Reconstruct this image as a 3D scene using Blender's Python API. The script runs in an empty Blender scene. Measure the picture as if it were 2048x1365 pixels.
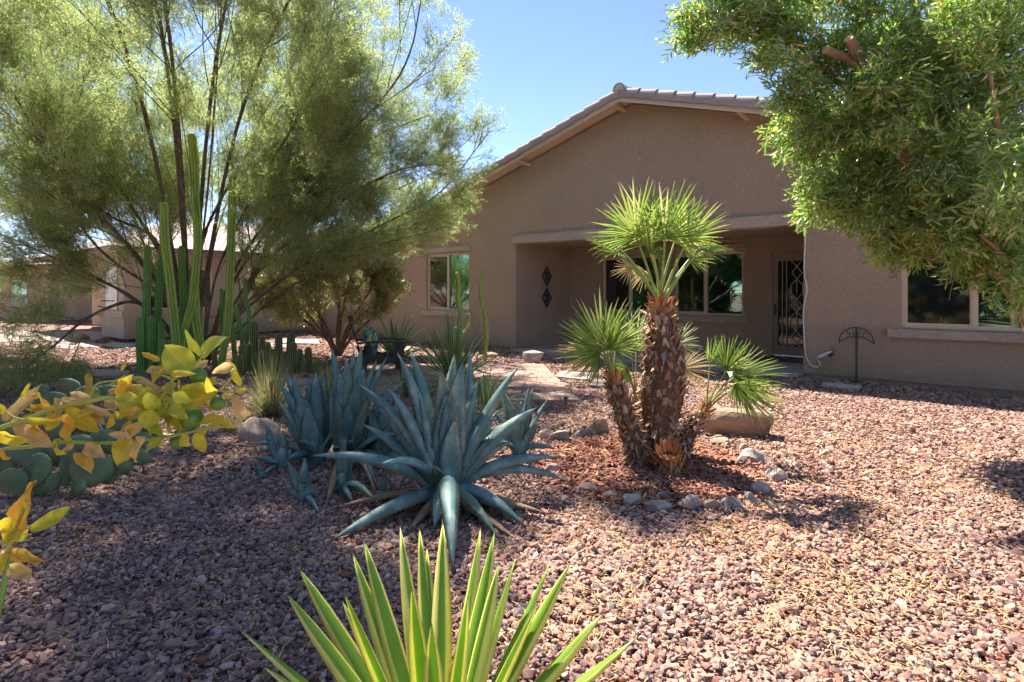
import bpy, math, random
import numpy as np
from mathutils import Vector, Matrix, Euler, noise

S = bpy.context.scene
COL = S.collection
random.seed(11); RNG = np.random.default_rng(11)

# ---------------------------------------------------------------- camera
CAM_H = 1.45
F = 1132.0                      # focal length in photograph pixels (2048 wide)
cam_d = bpy.data.cameras.new('camera'); cam = bpy.data.objects.new('camera', cam_d); COL.objects.link(cam)
cam.location = (0, 0, CAM_H); cam.rotation_euler = (math.radians(90), 0, 0)
cam_d.sensor_width = 36; cam_d.lens = 36*F/2048; cam_d.shift_y = -102.5/2048
cam_d.clip_start = 0.05; cam_d.clip_end = 3000
S.camera = cam

# ---------------------------------------------------------------- light
SUN_EL = math.radians(57)
SHX, SHY = 0.56, -0.83          # horizontal direction in which shadows fall
w = bpy.data.worlds.new('World'); S.world = w; w.use_nodes = True
nt = w.node_tree; nt.nodes.clear()
sky = nt.nodes.new('ShaderNodeTexSky'); sky.sky_type = 'NISHITA'; sky.sun_disc = False
sky.sun_elevation = SUN_EL; sky.sun_rotation = math.atan2(-SHX, -SHY)
sky.altitude = 1200; sky.air_density = 0.8; sky.dust_density = 0.0; sky.ozone_density = 3.0
bg = nt.nodes.new('ShaderNodeBackground'); bg.inputs[1].default_value = 0.125
wo = nt.nodes.new('ShaderNodeOutputWorld')
wb = nt.nodes.new('ShaderNodeMix'); wb.data_type = 'RGBA'; wb.blend_type = 'MULTIPLY'; wb.inputs[0].default_value = 1.0
wb.inputs[7].default_value = (0.74, 0.68, 0.70, 1)      # warm white balance of the photograph
nt.links.new(sky.outputs[0], wb.inputs[6]); nt.links.new(wb.outputs[2], bg.inputs[0]); nt.links.new(bg.outputs[0], wo.inputs[0])
sd = bpy.data.lights.new('sun', 'SUN'); sun = bpy.data.objects.new('sun', sd); COL.objects.link(sun)
sd.energy = 4.9; sd.angle = math.radians(0.53); sd.color = (1, 0.94, 0.84)
hl = math.hypot(SHX, SHY)
d = Vector((SHX/hl*math.cos(SUN_EL), SHY/hl*math.cos(SUN_EL), -math.sin(SUN_EL)))
sun.rotation_euler = d.to_track_quat('-Z', 'Y').to_euler(); sun.location = (-10, 14, 30)
S.view_settings.view_transform = 'Standard'; S.view_settings.look = 'None'
S.view_settings.exposure = 1.84; S.view_settings.gamma = 1
S.view_settings.use_curve_mapping = False
S.cycles.max_bounces = 7; S.cycles.transparent_max_bounces = 8
S.cycles.diffuse_bounces = 4; S.cycles.glossy_bounces = 3; S.cycles.transmission_bounces = 3
S.cycles.use_adaptive_sampling = True; S.cycles.adaptive_threshold = 0.03
try: S.cycles.use_denoising = True
except Exception: pass

# ---------------------------------------------------------------- helpers
def P(px, py, Y): return Vector(((px-1024)*Y/F, Y, CAM_H-(py-580)*Y/F))
def G(px, py):
    Y = CAM_H*F/(py-580.0); return Vector(((px-1024)*Y/F, Y, 0))
def V(*a): return Vector(a)

def tag(o, label=None, cat=None, group=None, kind=None):
    if label: o['label'] = label
    if cat: o['category'] = cat
    if group: o['group'] = group
    if kind: o['kind'] = kind
    return o
def wloc(o):
    p = Vector((0, 0, 0))
    while o is not None: p += o.location; o = o.parent
    return p
def empty(name, loc, label, cat, group=None):
    o = bpy.data.objects.new(name, None); COL.objects.link(o); o.location = loc
    o.empty_display_size = 0.1
    return tag(o, label, cat, group)
def link_mesh(name, me, parent=None, loc=(0, 0, 0)):
    o = bpy.data.objects.new(name, me); COL.objects.link(o)
    o.location = loc
    if parent: o.parent = parent
    return o

class MB:
    """collects vertices and faces of ONE object"""
    def __init__(s): s.v = []; s.f = []; s.m = []; s.uv = []; s.n = 0
    def add(s, verts, faces, mi=0, uvs=None):
        n = s.n
        s.v.extend([tuple(p) for p in verts]); s.n += len(verts)
        for f in faces: s.f.append(tuple(i+n for i in f)); s.m.append(mi)
        s.uv.extend(uvs if uvs is not None else [(0.5, 0.5)]*len(verts))
        return s
    def box(s, c, size, rz=0, mi=0, M=None, bev=0):
        hx, hy, hz = [q/2 for q in size]
        if bev > 0:
            b = min(bev, hx*.9, hy*.9, hz*.9)
            vs = []
            for sx in (-1, 1):
                for sy in (-1, 1):
                    for sz in (-1, 1):
                        vs += [(sx*(hx-b), sy*(hy-b), sz*hz), (sx*(hx-b), sy*hy, sz*(hz-b)), (sx*hx, sy*(hy-b), sz*(hz-b))]
            def I(sx, sy, sz, k): return (((sx > 0)*4+(sy > 0)*2+(sz > 0))*3+k)
            fs = []
            for z in (-1, 1):
                q = [I(-1, -1, z, 0), I(1, -1, z, 0), I(1, 1, z, 0), I(-1, 1, z, 0)]; fs.append(q if z > 0 else q[::-1])
            for y in (-1, 1):
                q = [I(-1, y, -1, 1), I(1, y, -1, 1), I(1, y, 1, 1), I(-1, y, 1, 1)]; fs.append(q if y < 0 else q[::-1])
            for x in (-1, 1):
                q = [I(x, -1, -1, 2), I(x, 1, -1, 2), I(x, 1, 1, 2), I(x, -1, 1, 2)]; fs.append(q if x > 0 else q[::-1])
            for a in (-1, 1):
                for b2 in (-1, 1):
                    q = [I(-1, a, b2, 0), I(1, a, b2, 0), I(1, a, b2, 1), I(-1, a, b2, 1)]; fs.append(q if a*b2 < 0 else q[::-1])
                    q = [I(a, -1, b2, 0), I(a, 1, b2, 0), I(a, 1, b2, 2), I(a, -1, b2, 2)]; fs.append(q[::-1] if a*b2 < 0 else q)
                    q = [I(a, b2, -1, 1), I(a, b2, 1, 1), I(a, b2, 1, 2), I(a, b2, -1, 2)]; fs.append(q if a*b2 < 0 else q[::-1])
                    for c2 in (-1, 1):
                        q = [I(a, b2, c2, 0), I(a, b2, c2, 1), I(a, b2, c2, 2)]; fs.append(q if a*b2*c2 < 0 else q[::-1])
        else:
            vs = [(x*hx, y*hy, z*hz) for x in (-1, 1) for y in (-1, 1) for z in (-1, 1)]
            fs = [(0, 1, 3, 2), (4, 6, 7, 5), (0, 4, 5, 1), (2, 3, 7, 6), (0, 2, 6, 4), (1, 5, 7, 3)]
        if M is None: M = Matrix.Translation(Vector(c)) @ Matrix.Rotation(rz, 4, 'Z')
        else: M = Matrix.Translation(Vector(c)) @ M
        return s.add([M @ Vector(p) for p in vs], fs, mi)
    def tube(s, pts, rad, sides=6, mi=0, cap=True):
        pts = [Vector(p) for p in pts]; n = len(pts)
        if not hasattr(rad, '__len__'): rad = [rad]*n
        vs = []; fs = []; uv = []; ref = None
        for i, p in enumerate(pts):
            t = (pts[min(i+1, n-1)]-pts[max(i-1, 0)])
            t = t.normalized() if t.length > 1e-9 else Vector((0, 0, 1))
            if ref is None:
                ref = t.orthogonal().normalized()
            ref = (ref-t*ref.dot(t)); ref = ref.normalized() if ref.length > 1e-6 else t.orthogonal().normalized()
            b = t.cross(ref)
            for k in range(sides):
                a = 2*math.pi*k/sides
                vs.append(p+(ref*math.cos(a)+b*math.sin(a))*rad[i]); uv.append((k/sides, i/max(1, n-1)))
        for i in range(n-1):
            for k in range(sides):
                k2 = (k+1) % sides
                fs.append((i*sides+k, i*sides+k2, (i+1)*sides+k2, (i+1)*sides+k))
        if cap:
            fs.append(tuple(range(sides))[::-1]); fs.append(tuple((n-1)*sides+k for k in range(sides)))
        return s.add(vs, fs, mi, uv)
    def build(s, name, mats, parent=None, smooth=False, loc=None):
        if not isinstance(mats, (list, tuple)): mats = [mats]
        off = wloc(parent) if parent else Vector((0, 0, 0))
        l = Vector(loc) if loc is not None else (off.copy() if parent else Vector((0, 0, 0)))
        if loc is None and not parent: l = Vector((0, 0, 0))
        me = bpy.data.meshes.new(name)
        me.from_pydata([(p[0]-l[0], p[1]-l[1], p[2]-l[2]) for p in s.v], [], s.f)
        for m in mats: me.materials.append(m)
        if len(mats) > 1: me.polygons.foreach_set('material_index', s.m)
        li = np.zeros(len(me.loops), dtype=np.int32); me.loops.foreach_get('vertex_index', li)
        uvl = me.uv_layers.new(name='UVMap'); arr = np.array(s.uv, dtype=np.float32)[li]
        uvl.data.foreach_set('uv', arr.ravel())
        if smooth: me.polygons.foreach_set('use_smooth', [True]*len(me.polygons))
        me.update()
        return link_mesh(name, me, parent, l-off if parent else l)

# smooth polyline (Catmull-Rom)
def spline(pts, n=6):
    pts = [Vector(p) for p in pts]
    if len(pts) < 3: 
        return [pts[0].lerp(pts[-1], i/(n)) for i in range(n+1)]
    q = [pts[0]*2-pts[1]]+pts+[pts[-1]*2-pts[-2]]
    out = []
    for i in range(1, len(q)-2):
        p0, p1, p2, p3 = q[i-1], q[i], q[i+1], q[i+2]
        for k in range(n):
            t = k/n
            out.append(0.5*((2*p1)+(-p0+p2)*t+(2*p0-5*p1+4*p2-p3)*t*t+(-p0+3*p1-3*p2+p3)*t**3))
    out.append(pts[-1]); return out
def lerp_list(a, n):
    return [np.interp(i/(n-1), np.linspace(0, 1, len(a)), a) for i in range(n)]

# ---------------------------------------------------------------- materials
MATS = {}
def new_mat(name):
    m = bpy.data.materials.new(name); m.use_nodes = True
    t = m.node_tree; t.nodes.clear(); return m, t
def N(t, typ, **kw):
    n = t.nodes.new(typ)
    for k, v in kw.items(): setattr(n, k, v)
    return n
def ramp(t, fac, stops, interp='LINEAR'):
    r = N(t, 'ShaderNodeValToRGB'); r.color_ramp.interpolation = interp
    while len(r.color_ramp.elements) < len(stops): r.color_ramp.elements.new(0.5)
    for e, (p, c) in zip(r.color_ramp.elements, stops): e.position = p; e.color = (*c, 1)
    t.links.new(fac, r.inputs[0]); return r.outputs[0]
def mathn(t, op, a, b=None, c=None):
    n = N(t, 'ShaderNodeMath', operation=op)
    for i, x in enumerate((a, b, c)):
        if x is None: continue
        if isinstance(x, (int, float)): n.inputs[i].default_value = x
        else: t.links.new(x, n.inputs[i])
    return n.outputs[0]
def mixc(t, fac, a, b, mode='MIX'):
    n = N(t, 'ShaderNodeMix', data_type='RGBA', blend_type=mode)
    for s_, x in ((n.inputs[0], fac), (n.inputs[6], a), (n.inputs[7], b)):
        if isinstance(x, (int, float)): s_.default_value = x
        elif isinstance(x, tuple): s_.default_value = (*x, 1)
        else: t.links.new(x, s_)
    return n.outputs[2]
def coords(t, scale=(1, 1, 1), kind='Object', rnd=False):
    c = N(t, 'ShaderNodeTexCoord'); mp = N(t, 'ShaderNodeMapping'); mp.inputs['Scale'].default_value = scale
    t.links.new(c.outputs[kind], mp.inputs[0])
    if rnd:
        o = N(t, 'ShaderNodeObjectInfo'); s_ = mathn(t, 'MULTIPLY', o.outputs['Random'], 37.0)
        cb = N(t, 'ShaderNodeCombineXYZ')
        for i in range(3): t.links.new(s_, cb.inputs[i])
        t.links.new(cb.outputs[0], mp.inputs['Location'])
    return mp.outputs[0]
def noise_t(t, vec, scale, detail=4, rough=0.55, dist=0):
    n = N(t, 'ShaderNodeTexNoise'); n.inputs['Scale'].default_value = scale
    n.inputs['Detail'].default_value = detail; n.inputs['Roughness'].default_value = rough
    n.inputs['Distortion'].default_value = dist
    t.links.new(vec, n.inputs['Vector']); return n.outputs['Fac']
def bump(t, h, strength, dist):
    b = N(t, 'ShaderNodeBump'); b.inputs['Strength'].default_value = strength; b.inputs['Distance'].default_value = dist
    t.links.new(h, b.inputs['Height']); return b.outputs[0]
def finish(m, t, col, rough=0.8, nrm=None, spec=0.3, transl=0.0, tcol=None, coat=0):
    p = N(t, 'ShaderNodeBsdfPrincipled')
    if isinstance(col, tuple): p.inputs['Base Color'].default_value = (*col, 1)
    else: t.links.new(col, p.inputs['Base Color'])
    if isinstance(rough, (int, float)): p.inputs['Roughness'].default_value = rough
    else: t.links.new(rough, p.inputs['Roughness'])
    p.inputs['Specular IOR Level'].default_value = spec
    p.inputs['Coat Weight'].default_value = coat
    if nrm is not None: t.links.new(nrm, p.inputs['Normal'])
    o = N(t, 'ShaderNodeOutputMaterial'); out = p.outputs[0]
    if transl > 0:
        tr = N(t, 'ShaderNodeBsdfTranslucent')
        tc = tcol if tcol is not None else col
        if isinstance(tc, tuple): tr.inputs[0].default_value = (*tc, 1)
        else: t.links.new(tc, tr.inputs[0])
        mx = N(t, 'ShaderNodeMixShader'); mx.inputs[0].default_value = transl
        t.links.new(out, mx.inputs[1]); t.links.new(tr.outputs[0], mx.inputs[2]); out = mx.outputs[0]
    t.links.new(out, o.inputs[0]); return m
def simple(name, c1, c2=None, scale=8, rough=0.8, bs=0.0, bd=0.01, bscale=None, spec=0.3, rnd=True, detail=5):
    """two-tone noise material with optional fine relief"""
    m, t = new_mat(name)
    co = coords(t, rnd=rnd)
    c2 = c2 or tuple(x*0.8 for x in c1)
    nz = noise_t(t, co, scale, detail)
    col = ramp(t, nz, [(0.32, c1), (0.68, c2)])
    nr = bump(t, noise_t(t, co, bscale or scale*4, 5, 0.6), bs, bd) if bs > 0 else None
    return finish(m, t, col, rough, nr, spec)
def by_random(name, stops, rough=0.85, noise_scale=40, amt=0.35, bs=0.0, bd=0.004, transl=0, interp='LINEAR', spec=0.25, noise_detail=3):
    """per-object / per-instance random colour, modulated by fine noise"""
    m, t = new_mat(name)
    o = N(t, 'ShaderNodeObjectInfo'); c = ramp(t, o.outputs['Random'], stops, interp)
    co = coords(t, rnd=True); nz = noise_t(t, co, noise_scale, noise_detail)
    k = mathn(t, 'MULTIPLY_ADD', nz, amt*2, 1-amt)
    hsv = N(t, 'ShaderNodeHueSaturation'); t.links.new(c, hsv.inputs['Color']); t.links.new(k, hsv.inputs['Value'])
    nr = bump(t, nz, bs, bd) if bs > 0 else None
    return finish(m, t, hsv.outputs[0], rough, nr, spec, transl)

def m_stucco(name, c):
    m, t = new_mat(name)
    co = coords(t)
    big = noise_t(t, co, 0.7, 4, 0.6); fine = noise_t(t, coords(t, (1, 1, 1.9)), 24, 6, 0.66, 0.8); speck = noise_t(t, co, 140, 3, 0.7)
    c1 = tuple(x*1.09 for x in c); c2 = tuple(x*0.90 for x in c)
    col = ramp(t, big, [(0.3, c1), (0.7, c2)])
    col = mixc(t, ramp(t, fine, [(0.38, (0.48, 0.48, 0.48)), (0.62, (0, 0, 0))]), col, tuple(x*0.55 for x in c))  # pits darkened in the colour, standing in for relief shading
    pit = ramp(t, fine, [(0.38, (0, 0, 0)), (0.62, (1, 1, 1))])
    sz_ = N(t, 'ShaderNodeSeparateXYZ'); t.links.new(coords(t), sz_.inputs[0])
    low = ramp(t, mathn(t, 'ADD', sz_.outputs[2], mathn(t, 'MULTIPLY_ADD', noise_t(t, coords(t, (1, 1, .4)), 2.2, 5, .7), .5, -.25)), [(0.12, (1, 1, 1)), (0.42, (0, 0, 0))])
    col = mixc(t, mathn(t, 'MULTIPLY', low, 0.22), col, (0.30, 0.20, 0.15))
    strk = ramp(t, noise_t(t, coords(t, (3.5, 3.5, .22)), 1.0, 5, .7), [(0.56, (0, 0, 0)), (0.74, (1, 1, 1))])
    col = mixc(t, mathn(t, 'MULTIPLY', strk, 0.10), col, tuple(x*.6 for x in c))
    h = mathn(t, 'ADD', mathn(t, 'MULTIPLY', pit, 1.0), mathn(t, 'MULTIPLY', speck, 0.4))
    return finish(m, t, col, 0.92, bump(t, h, 1.0, 0.022), 0.15)
WALL = (0.67, 0.51, 0.39); TRIM = (0.74, 0.62, 0.52)
MATS['stucco'] = m_stucco('stucco_wall', WALL)
MATS['stucco_trim'] = m_stucco('stucco_trim', TRIM)
MATS['stucco_pale'] = m_stucco('stucco_pale', (0.76, 0.65, 0.58))
MATS['stucco_tan'] = m_stucco('stucco_tan', (0.72, 0.50, 0.33))
MATS['fascia'] = simple('fascia_paint', (0.60, 0.47, 0.37), (0.54, 0.42, 0.33), 3, 0.6, 0.1, 0.003)
MATS['tile'] = by_random('clay_roof_tile', [(0, (0.32, 0.25, 0.235)), (0.5, (0.38, 0.29, 0.27)), (1, (0.29, 0.235, 0.23))], 0.85, 18, 0.25, 0.3, 0.01)
MATS['frame'] = simple('window_frame_paint', (0.56, 0.46, 0.35), (0.52, 0.42, 0.32), 4, 0.45)
def m_glass():
    m, t = new_mat('reflection_tinted_glass')
    co = coords(t); nz = noise_t(t, co, 1.1, 2, 0.5)
    p = N(t, 'ShaderNodeBsdfPrincipled'); p.inputs['Base Color'].default_value = (0.006, 0.012, 0.012, 1)
    p.inputs['Roughness'].default_value = 0.015; p.inputs['IOR'].default_value = 3.1
    p.inputs['Specular Tint'].default_value = (0.60, 1.0, 0.88, 1)  # green of the mirrored foliage put into the specular tint
    t.links.new(bump(t, nz, 0.25, 0.01), p.inputs['Normal'])
    o = N(t, 'ShaderNodeOutputMaterial'); t.links.new(p.outputs[0], o.inputs[0]); return m
MATS['glass'] = m_glass()
def m_screen():
    m, t = new_mat('insect_screen')
    p = N(t, 'ShaderNodeBsdfPrincipled'); p.inputs['Base Color'].default_value = (0.010, 0.012, 0.012, 1)
    p.inputs['Roughness'].default_value = 0.04; p.inputs['IOR'].default_value = 1.8
    o = N(t, 'ShaderNodeOutputMaterial'); t.links.new(p.outputs[0], o.inputs[0]); return m
MATS['screen'] = m_screen()
MATS['black_metal'] = simple('black_metal', (0.02, 0.018, 0.017), (0.035, 0.028, 0.025), 20, 0.45, spec=0.5)
MATS['bronze'] = simple('brown_door_steel', (0.27, 0.20, 0.155), (0.23, 0.17, 0.13), 5, 0.5, spec=0.4)
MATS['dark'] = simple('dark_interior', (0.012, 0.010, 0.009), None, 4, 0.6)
MATS['concrete'] = simple('porch_concrete', (0.42, 0.38, 0.35), (0.34, 0.31, 0.29), 3, 0.85, 0.25, 0.004, 60)
MATS['slab_pale'] = simple('pale_flagstone', (0.42, 0.34, 0.28), (0.32, 0.26, 0.22), 6, 0.9, 0.4, 0.01, 30)
MATS['white_plastic'] = simple('white_plastic', (0.75, 0.74, 0.72), (0.62, 0.61, 0.60), 12, 0.5)
MATS['brass'] = simple('weathered_brass', (0.30, 0.24, 0.16), (0.16, 0.14, 0.12), 30, 0.4, spec=0.6)
MATS['mat'] = simple('doormat_fibre', (0.16, 0.075, 0.04), (0.09, 0.045, 0.03), 25, 0.95, 0.6, 0.005, 120)
MATS['paver'] = by_random('pink_paver', [(0, (0.28, 0.175, 0.135)), (0.35, (0.34, 0.225, 0.175)), (0.7, (0.25, 0.175, 0.145)), (1, (0.37, 0.26, 0.205))], 0.9, 12, 0.16, 0.35, 0.006, noise_detail=6)
MATS['joint'] = simple('paver_joint_sand', (0.26, 0.19, 0.15), (0.18, 0.135, 0.11), 30, 0.95)
PEB = [(0, (0.161, 0.086, 0.073)), (0.10, (0.346, 0.197, 0.146)), (0.25, (0.282, 0.152, 0.119)), (0.40, (0.419, 0.260, 0.193)), (0.53, (0.209, 0.115, 0.099)),
       (0.62, (0.370, 0.219, 0.159)), (0.74, (0.266, 0.189, 0.166)), (0.83, (0.466, 0.327, 0.246)), (0.89, (0.153, 0.122, 0.116)), (0.955, (0.266, 0.089, 0.050)), (0.972, (0.483, 0.372, 0.292))]
MATS['pebble'] = by_random('gravel_stone', PEB, 0.85, 60, 0.25, 0.35, 0.003, interp='CONSTANT', noise_detail=4)
MATS['mulch'] = by_random('red_mulch_chip', [(0, (0.20, 0.075, 0.045)), (0.3, (0.33, 0.135, 0.085)), (0.6, (0.43, 0.215, 0.15)), (0.85, (0.16, 0.06, 0.04)), (1, (0.48, 0.27, 0.18))], 0.9, 60, 0.3)
MATS['straw'] = by_random('dry_needle', [(0, (0.62, 0.36, 0.11)), (0.5, (0.70, 0.46, 0.18)), (0.85, (0.45, 0.25, 0.10)), (1, (0.72, 0.58, 0.33))], 0.8, 30, 0.15)
MATS['greenbit'] = by_random('fallen_green_leaf', [(0, (0.10, 0.22, 0.04)), (1, (0.22, 0.34, 0.08))], 0.7, 30, 0.15)
def m_ground():
    m, t = new_mat('gravel_ground')
    co = coords(t)
    v = N(t, 'ShaderNodeTexVoronoi'); v.inputs['Scale'].default_value = 34; t.links.new(co, v.inputs['Vector'])
    sep = N(t, 'ShaderNodeSeparateColor'); t.links.new(v.outputs['Color'], sep.inputs[0])
    c = ramp(t, sep.outputs[0], PEB, 'CONSTANT')
    edge = ramp(t, v.outputs['Distance'], [(0.0, (1, 1, 1)), (0.75, (0.85, 0.82, 0.8)), (1, (0.45, 0.42, 0.4))])
    c = mixc(t, 1.0, c, edge, 'MULTIPLY')
    big = noise_t(t, co, 0.6, 3)
    c = mixc(t, mathn(t, 'MULTIPLY', big, 0.3), c, (0.30, 0.21, 0.165))
    sy = N(t, 'ShaderNodeSeparateXYZ'); t.links.new(co, sy.inputs[0]); nearf = ramp(t, mathn(t, 'MULTIPLY', sy.outputs[1], .05), [(0.48, (1, 1, 1)), (0.62, (0, 0, 0))])
    soil = ramp(t, noise_t(t, co, 30, 6, .7), [(0.35, (0.20, 0.125, 0.095)), (0.7, (0.36, 0.245, 0.19))])
    c = mixc(t, nearf, c, soil)
    h = mathn(t, 'SUBTRACT', 1.0, v.outputs['Distance'])
    return finish(m, t, c, 0.95, bump(t, h, 0.9, 0.02), 0.1)
MATS['ground'] = m_ground()
MATS['soil'] = simple('mulch_bed_soil', (0.17, 0.075, 0.05), (0.10, 0.05, 0.035), 14, 0.95, 0.6, 0.02, 40)
MATS['granite'] = simple('grey_edging_stone', (0.46, 0.39, 0.33), (0.24, 0.21, 0.19), 9, 0.9, 0.6, 0.012, 28)
MATS['boulder'] = simple('brown_boulder', (0.36, 0.24, 0.165), (0.20, 0.13, 0.09), 5, 0.92, 0.7, 0.02, 24)
MATS['tanrock'] = simple('tan_stone', (0.42, 0.32, 0.23), (0.27, 0.20, 0.145), 6, 0.92, 0.6, 0.012, 26)
def m_bark(name, c1, c2, sc=14):
    m, t = new_mat(name); co = coords(t, (1, 1, 0.25)); nz = noise_t(t, co, sc, 6, 0.65, 0.8)
    return finish(m, t, ramp(t, nz, [(0.3, c1), (0.7, c2)]), 0.92, bump(t, nz, 0.9, 0.02), 0.15)
MATS['bark_dark'] = m_bark('dark_bark', (0.07, 0.05, 0.038), (0.26, 0.20, 0.155))
MATS['bark_brown'] = m_bark('brown_bark', (0.10, 0.06, 0.04), (0.24, 0.16, 0.11))
MATS['bark_olive'] = m_bark('olive_bark', (0.20, 0.115, 0.07), (0.40, 0.26, 0.17))
MATS['twig_grey'] = simple('grey_twig', (0.34, 0.29, 0.23), (0.20, 0.16, 0.12), 20, 0.9)
MATS['cutwood'] = simple('cut_wood', (0.50, 0.33, 0.20), (0.40, 0.24, 0.13), 20, 0.9)
def m_leaf(name, stops, transl=0.35, rough=0.45, spec=0.4, amt=0.25, tmul=1.35, sc=3):
    m, t = new_mat(name)
    o = N(t, 'ShaderNodeObjectInfo'); g = N(t, 'ShaderNodeNewGeometry')
    r = mathn(t, 'FRACT', mathn(t, 'ADD', mathn(t, 'MULTIPLY', o.outputs['Random'], 1.0), mathn(t, 'MULTIPLY', g.outputs['Random Per Island'], 0.9)))
    c = ramp(t, r, stops)
    hs = N(t, 'ShaderNodeHueSaturation'); hs.inputs['Value'].default_value = tmul; hs.inputs['Saturation'].default_value = 1.05
    t.links.new(c, hs.inputs['Color'])
    return finish(m, t, c, rough, None, spec, transl, hs.outputs[0])
MATS['acacia_leaf'] = m_leaf('acacia_leaf', [(0, (0.20, 0.30, 0.12)), (0.3, (0.33, 0.42, 0.16)), (0.6, (0.29, 0.39, 0.21)), (0.85, (0.48, 0.49, 0.16)), (0.95, (0.64, 0.53, 0.10)), (1, (0.34, 0.28, 0.15))], 0.60, 0.45, 0.4, tmul=1.35)
MATS['hedge_leaf'] = m_leaf('hedge_leaf', [(0, (0.04, 0.12, 0.02)), (0.5, (0.08, 0.20, 0.04)), (1, (0.14, 0.28, 0.06))], 0.3, 0.4, 0.4)
MATS['olive_leaf'] = m_leaf('olive_leaf', [(0, (0.09, 0.19, 0.035)), (0.3, (0.17, 0.30, 0.05)), (0.6, (0.27, 0.38, 0.08)), (0.8, (0.42, 0.47, 0.24)), (0.93, (0.42, 0.50, 0.08)), (1, (0.50, 0.30, 0.09))], 0.42, 0.22, 1.0, tmul=1.6)
MATS['bush_leaf'] = m_leaf('gold_bush_leaf', [(0, (0.20, 0.24, 0.08)), (0.4, (0.34, 0.36, 0.12)), (0.7, (0.54, 0.48, 0.22)), (0.9, (0.22, 0.29, 0.09)), (1, (0.52, 0.38, 0.15))], 0.5, 0.25, 0.9)
MATS['grass'] = m_leaf('bunch_grass', [(0, (0.14, 0.17, 0.05)), (0.4, (0.24, 0.26, 0.09)), (0.8, (0.40, 0.36, 0.17)), (1, (0.52, 0.43, 0.26))], 0.4)
def m_palm(name, stops, tip, transl=0.42):
    m = m_leaf(name, stops, transl, 0.34, 0.5, tmul=1.35); t = m.node_tree
    uv = N(t, 'ShaderNodeTexCoord'); sp = N(t, 'ShaderNodeSeparateXYZ'); t.links.new(uv.outputs['UV'], sp.inputs[0])
    f = ramp(t, sp.outputs[1], [(0.86, (0, 0, 0)), (0.97, (1, 1, 1))])
    for n in [n for n in t.nodes if n.bl_idname in ('ShaderNodeBsdfPrincipled', 'ShaderNodeBsdfTranslucent')]:
        src = n.inputs[0].links[0].from_socket; t.links.new(mixc(t, f, src, tip), n.inputs[0])
    return m
MATS['palm_leaf'] = m_palm('palm_leaf', [(0, (0.10, 0.18, 0.035)), (0.4, (0.18, 0.27, 0.055)), (0.8, (0.29, 0.36, 0.085)), (1, (0.42, 0.44, 0.16))], (0.50, 0.38, 0.20))
MATS['palm_leaf_pale'] = m_leaf('pale_palm_leaf', [(0, (0.22, 0.30, 0.15)), (0.5, (0.34, 0.40, 0.22)), (1, (0.46, 0.48, 0.30))], 0.4, 0.4, 0.4)
MATS['palm_leaf_dry'] = m_leaf('dry_palm_leaf', [(0, (0.50, 0.36, 0.18)), (1, (0.62, 0.50, 0.26))], 0.3, 0.6, 0.3)
MATS['petiole'] = simple('palm_petiole', (0.20, 0.29, 0.06), (0.33, 0.38, 0.12), 10, 0.5)
MATS['boot'] = by_random('palm_leaf_base', [(0, (0.22, 0.115, 0.06)), (0.3, (0.42, 0.27, 0.165)), (0.55, (0.30, 0.17, 0.10)), (0.88, (0.50, 0.39, 0.29)), (1, (0.18, 0.095, 0.055))], 0.9, 30, 0.3, 0.5, 0.01)
MATS['boot_orange'] = by_random('orange_palm_fibre', [(0, (0.42, 0.19, 0.06)), (0.5, (0.52, 0.27, 0.11)), (1, (0.30, 0.13, 0.05))], 0.9, 30, 0.3)
MATS['fibre'] = m_leaf('loose_palm_fibre', [(0, (0.22, 0.12, 0.06)), (0.4, (0.38, 0.24, 0.14)), (0.75, (0.50, 0.38, 0.26)), (1, (0.14, 0.08, 0.05))], 0.1, 0.8, 0.2)
MATS['trunk_fibre'] = simple('palm_trunk_fibre', (0.10, 0.055, 0.032), (0.20, 0.11, 0.065), 22, 0.95, 0.8, 0.02, 60)

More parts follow.
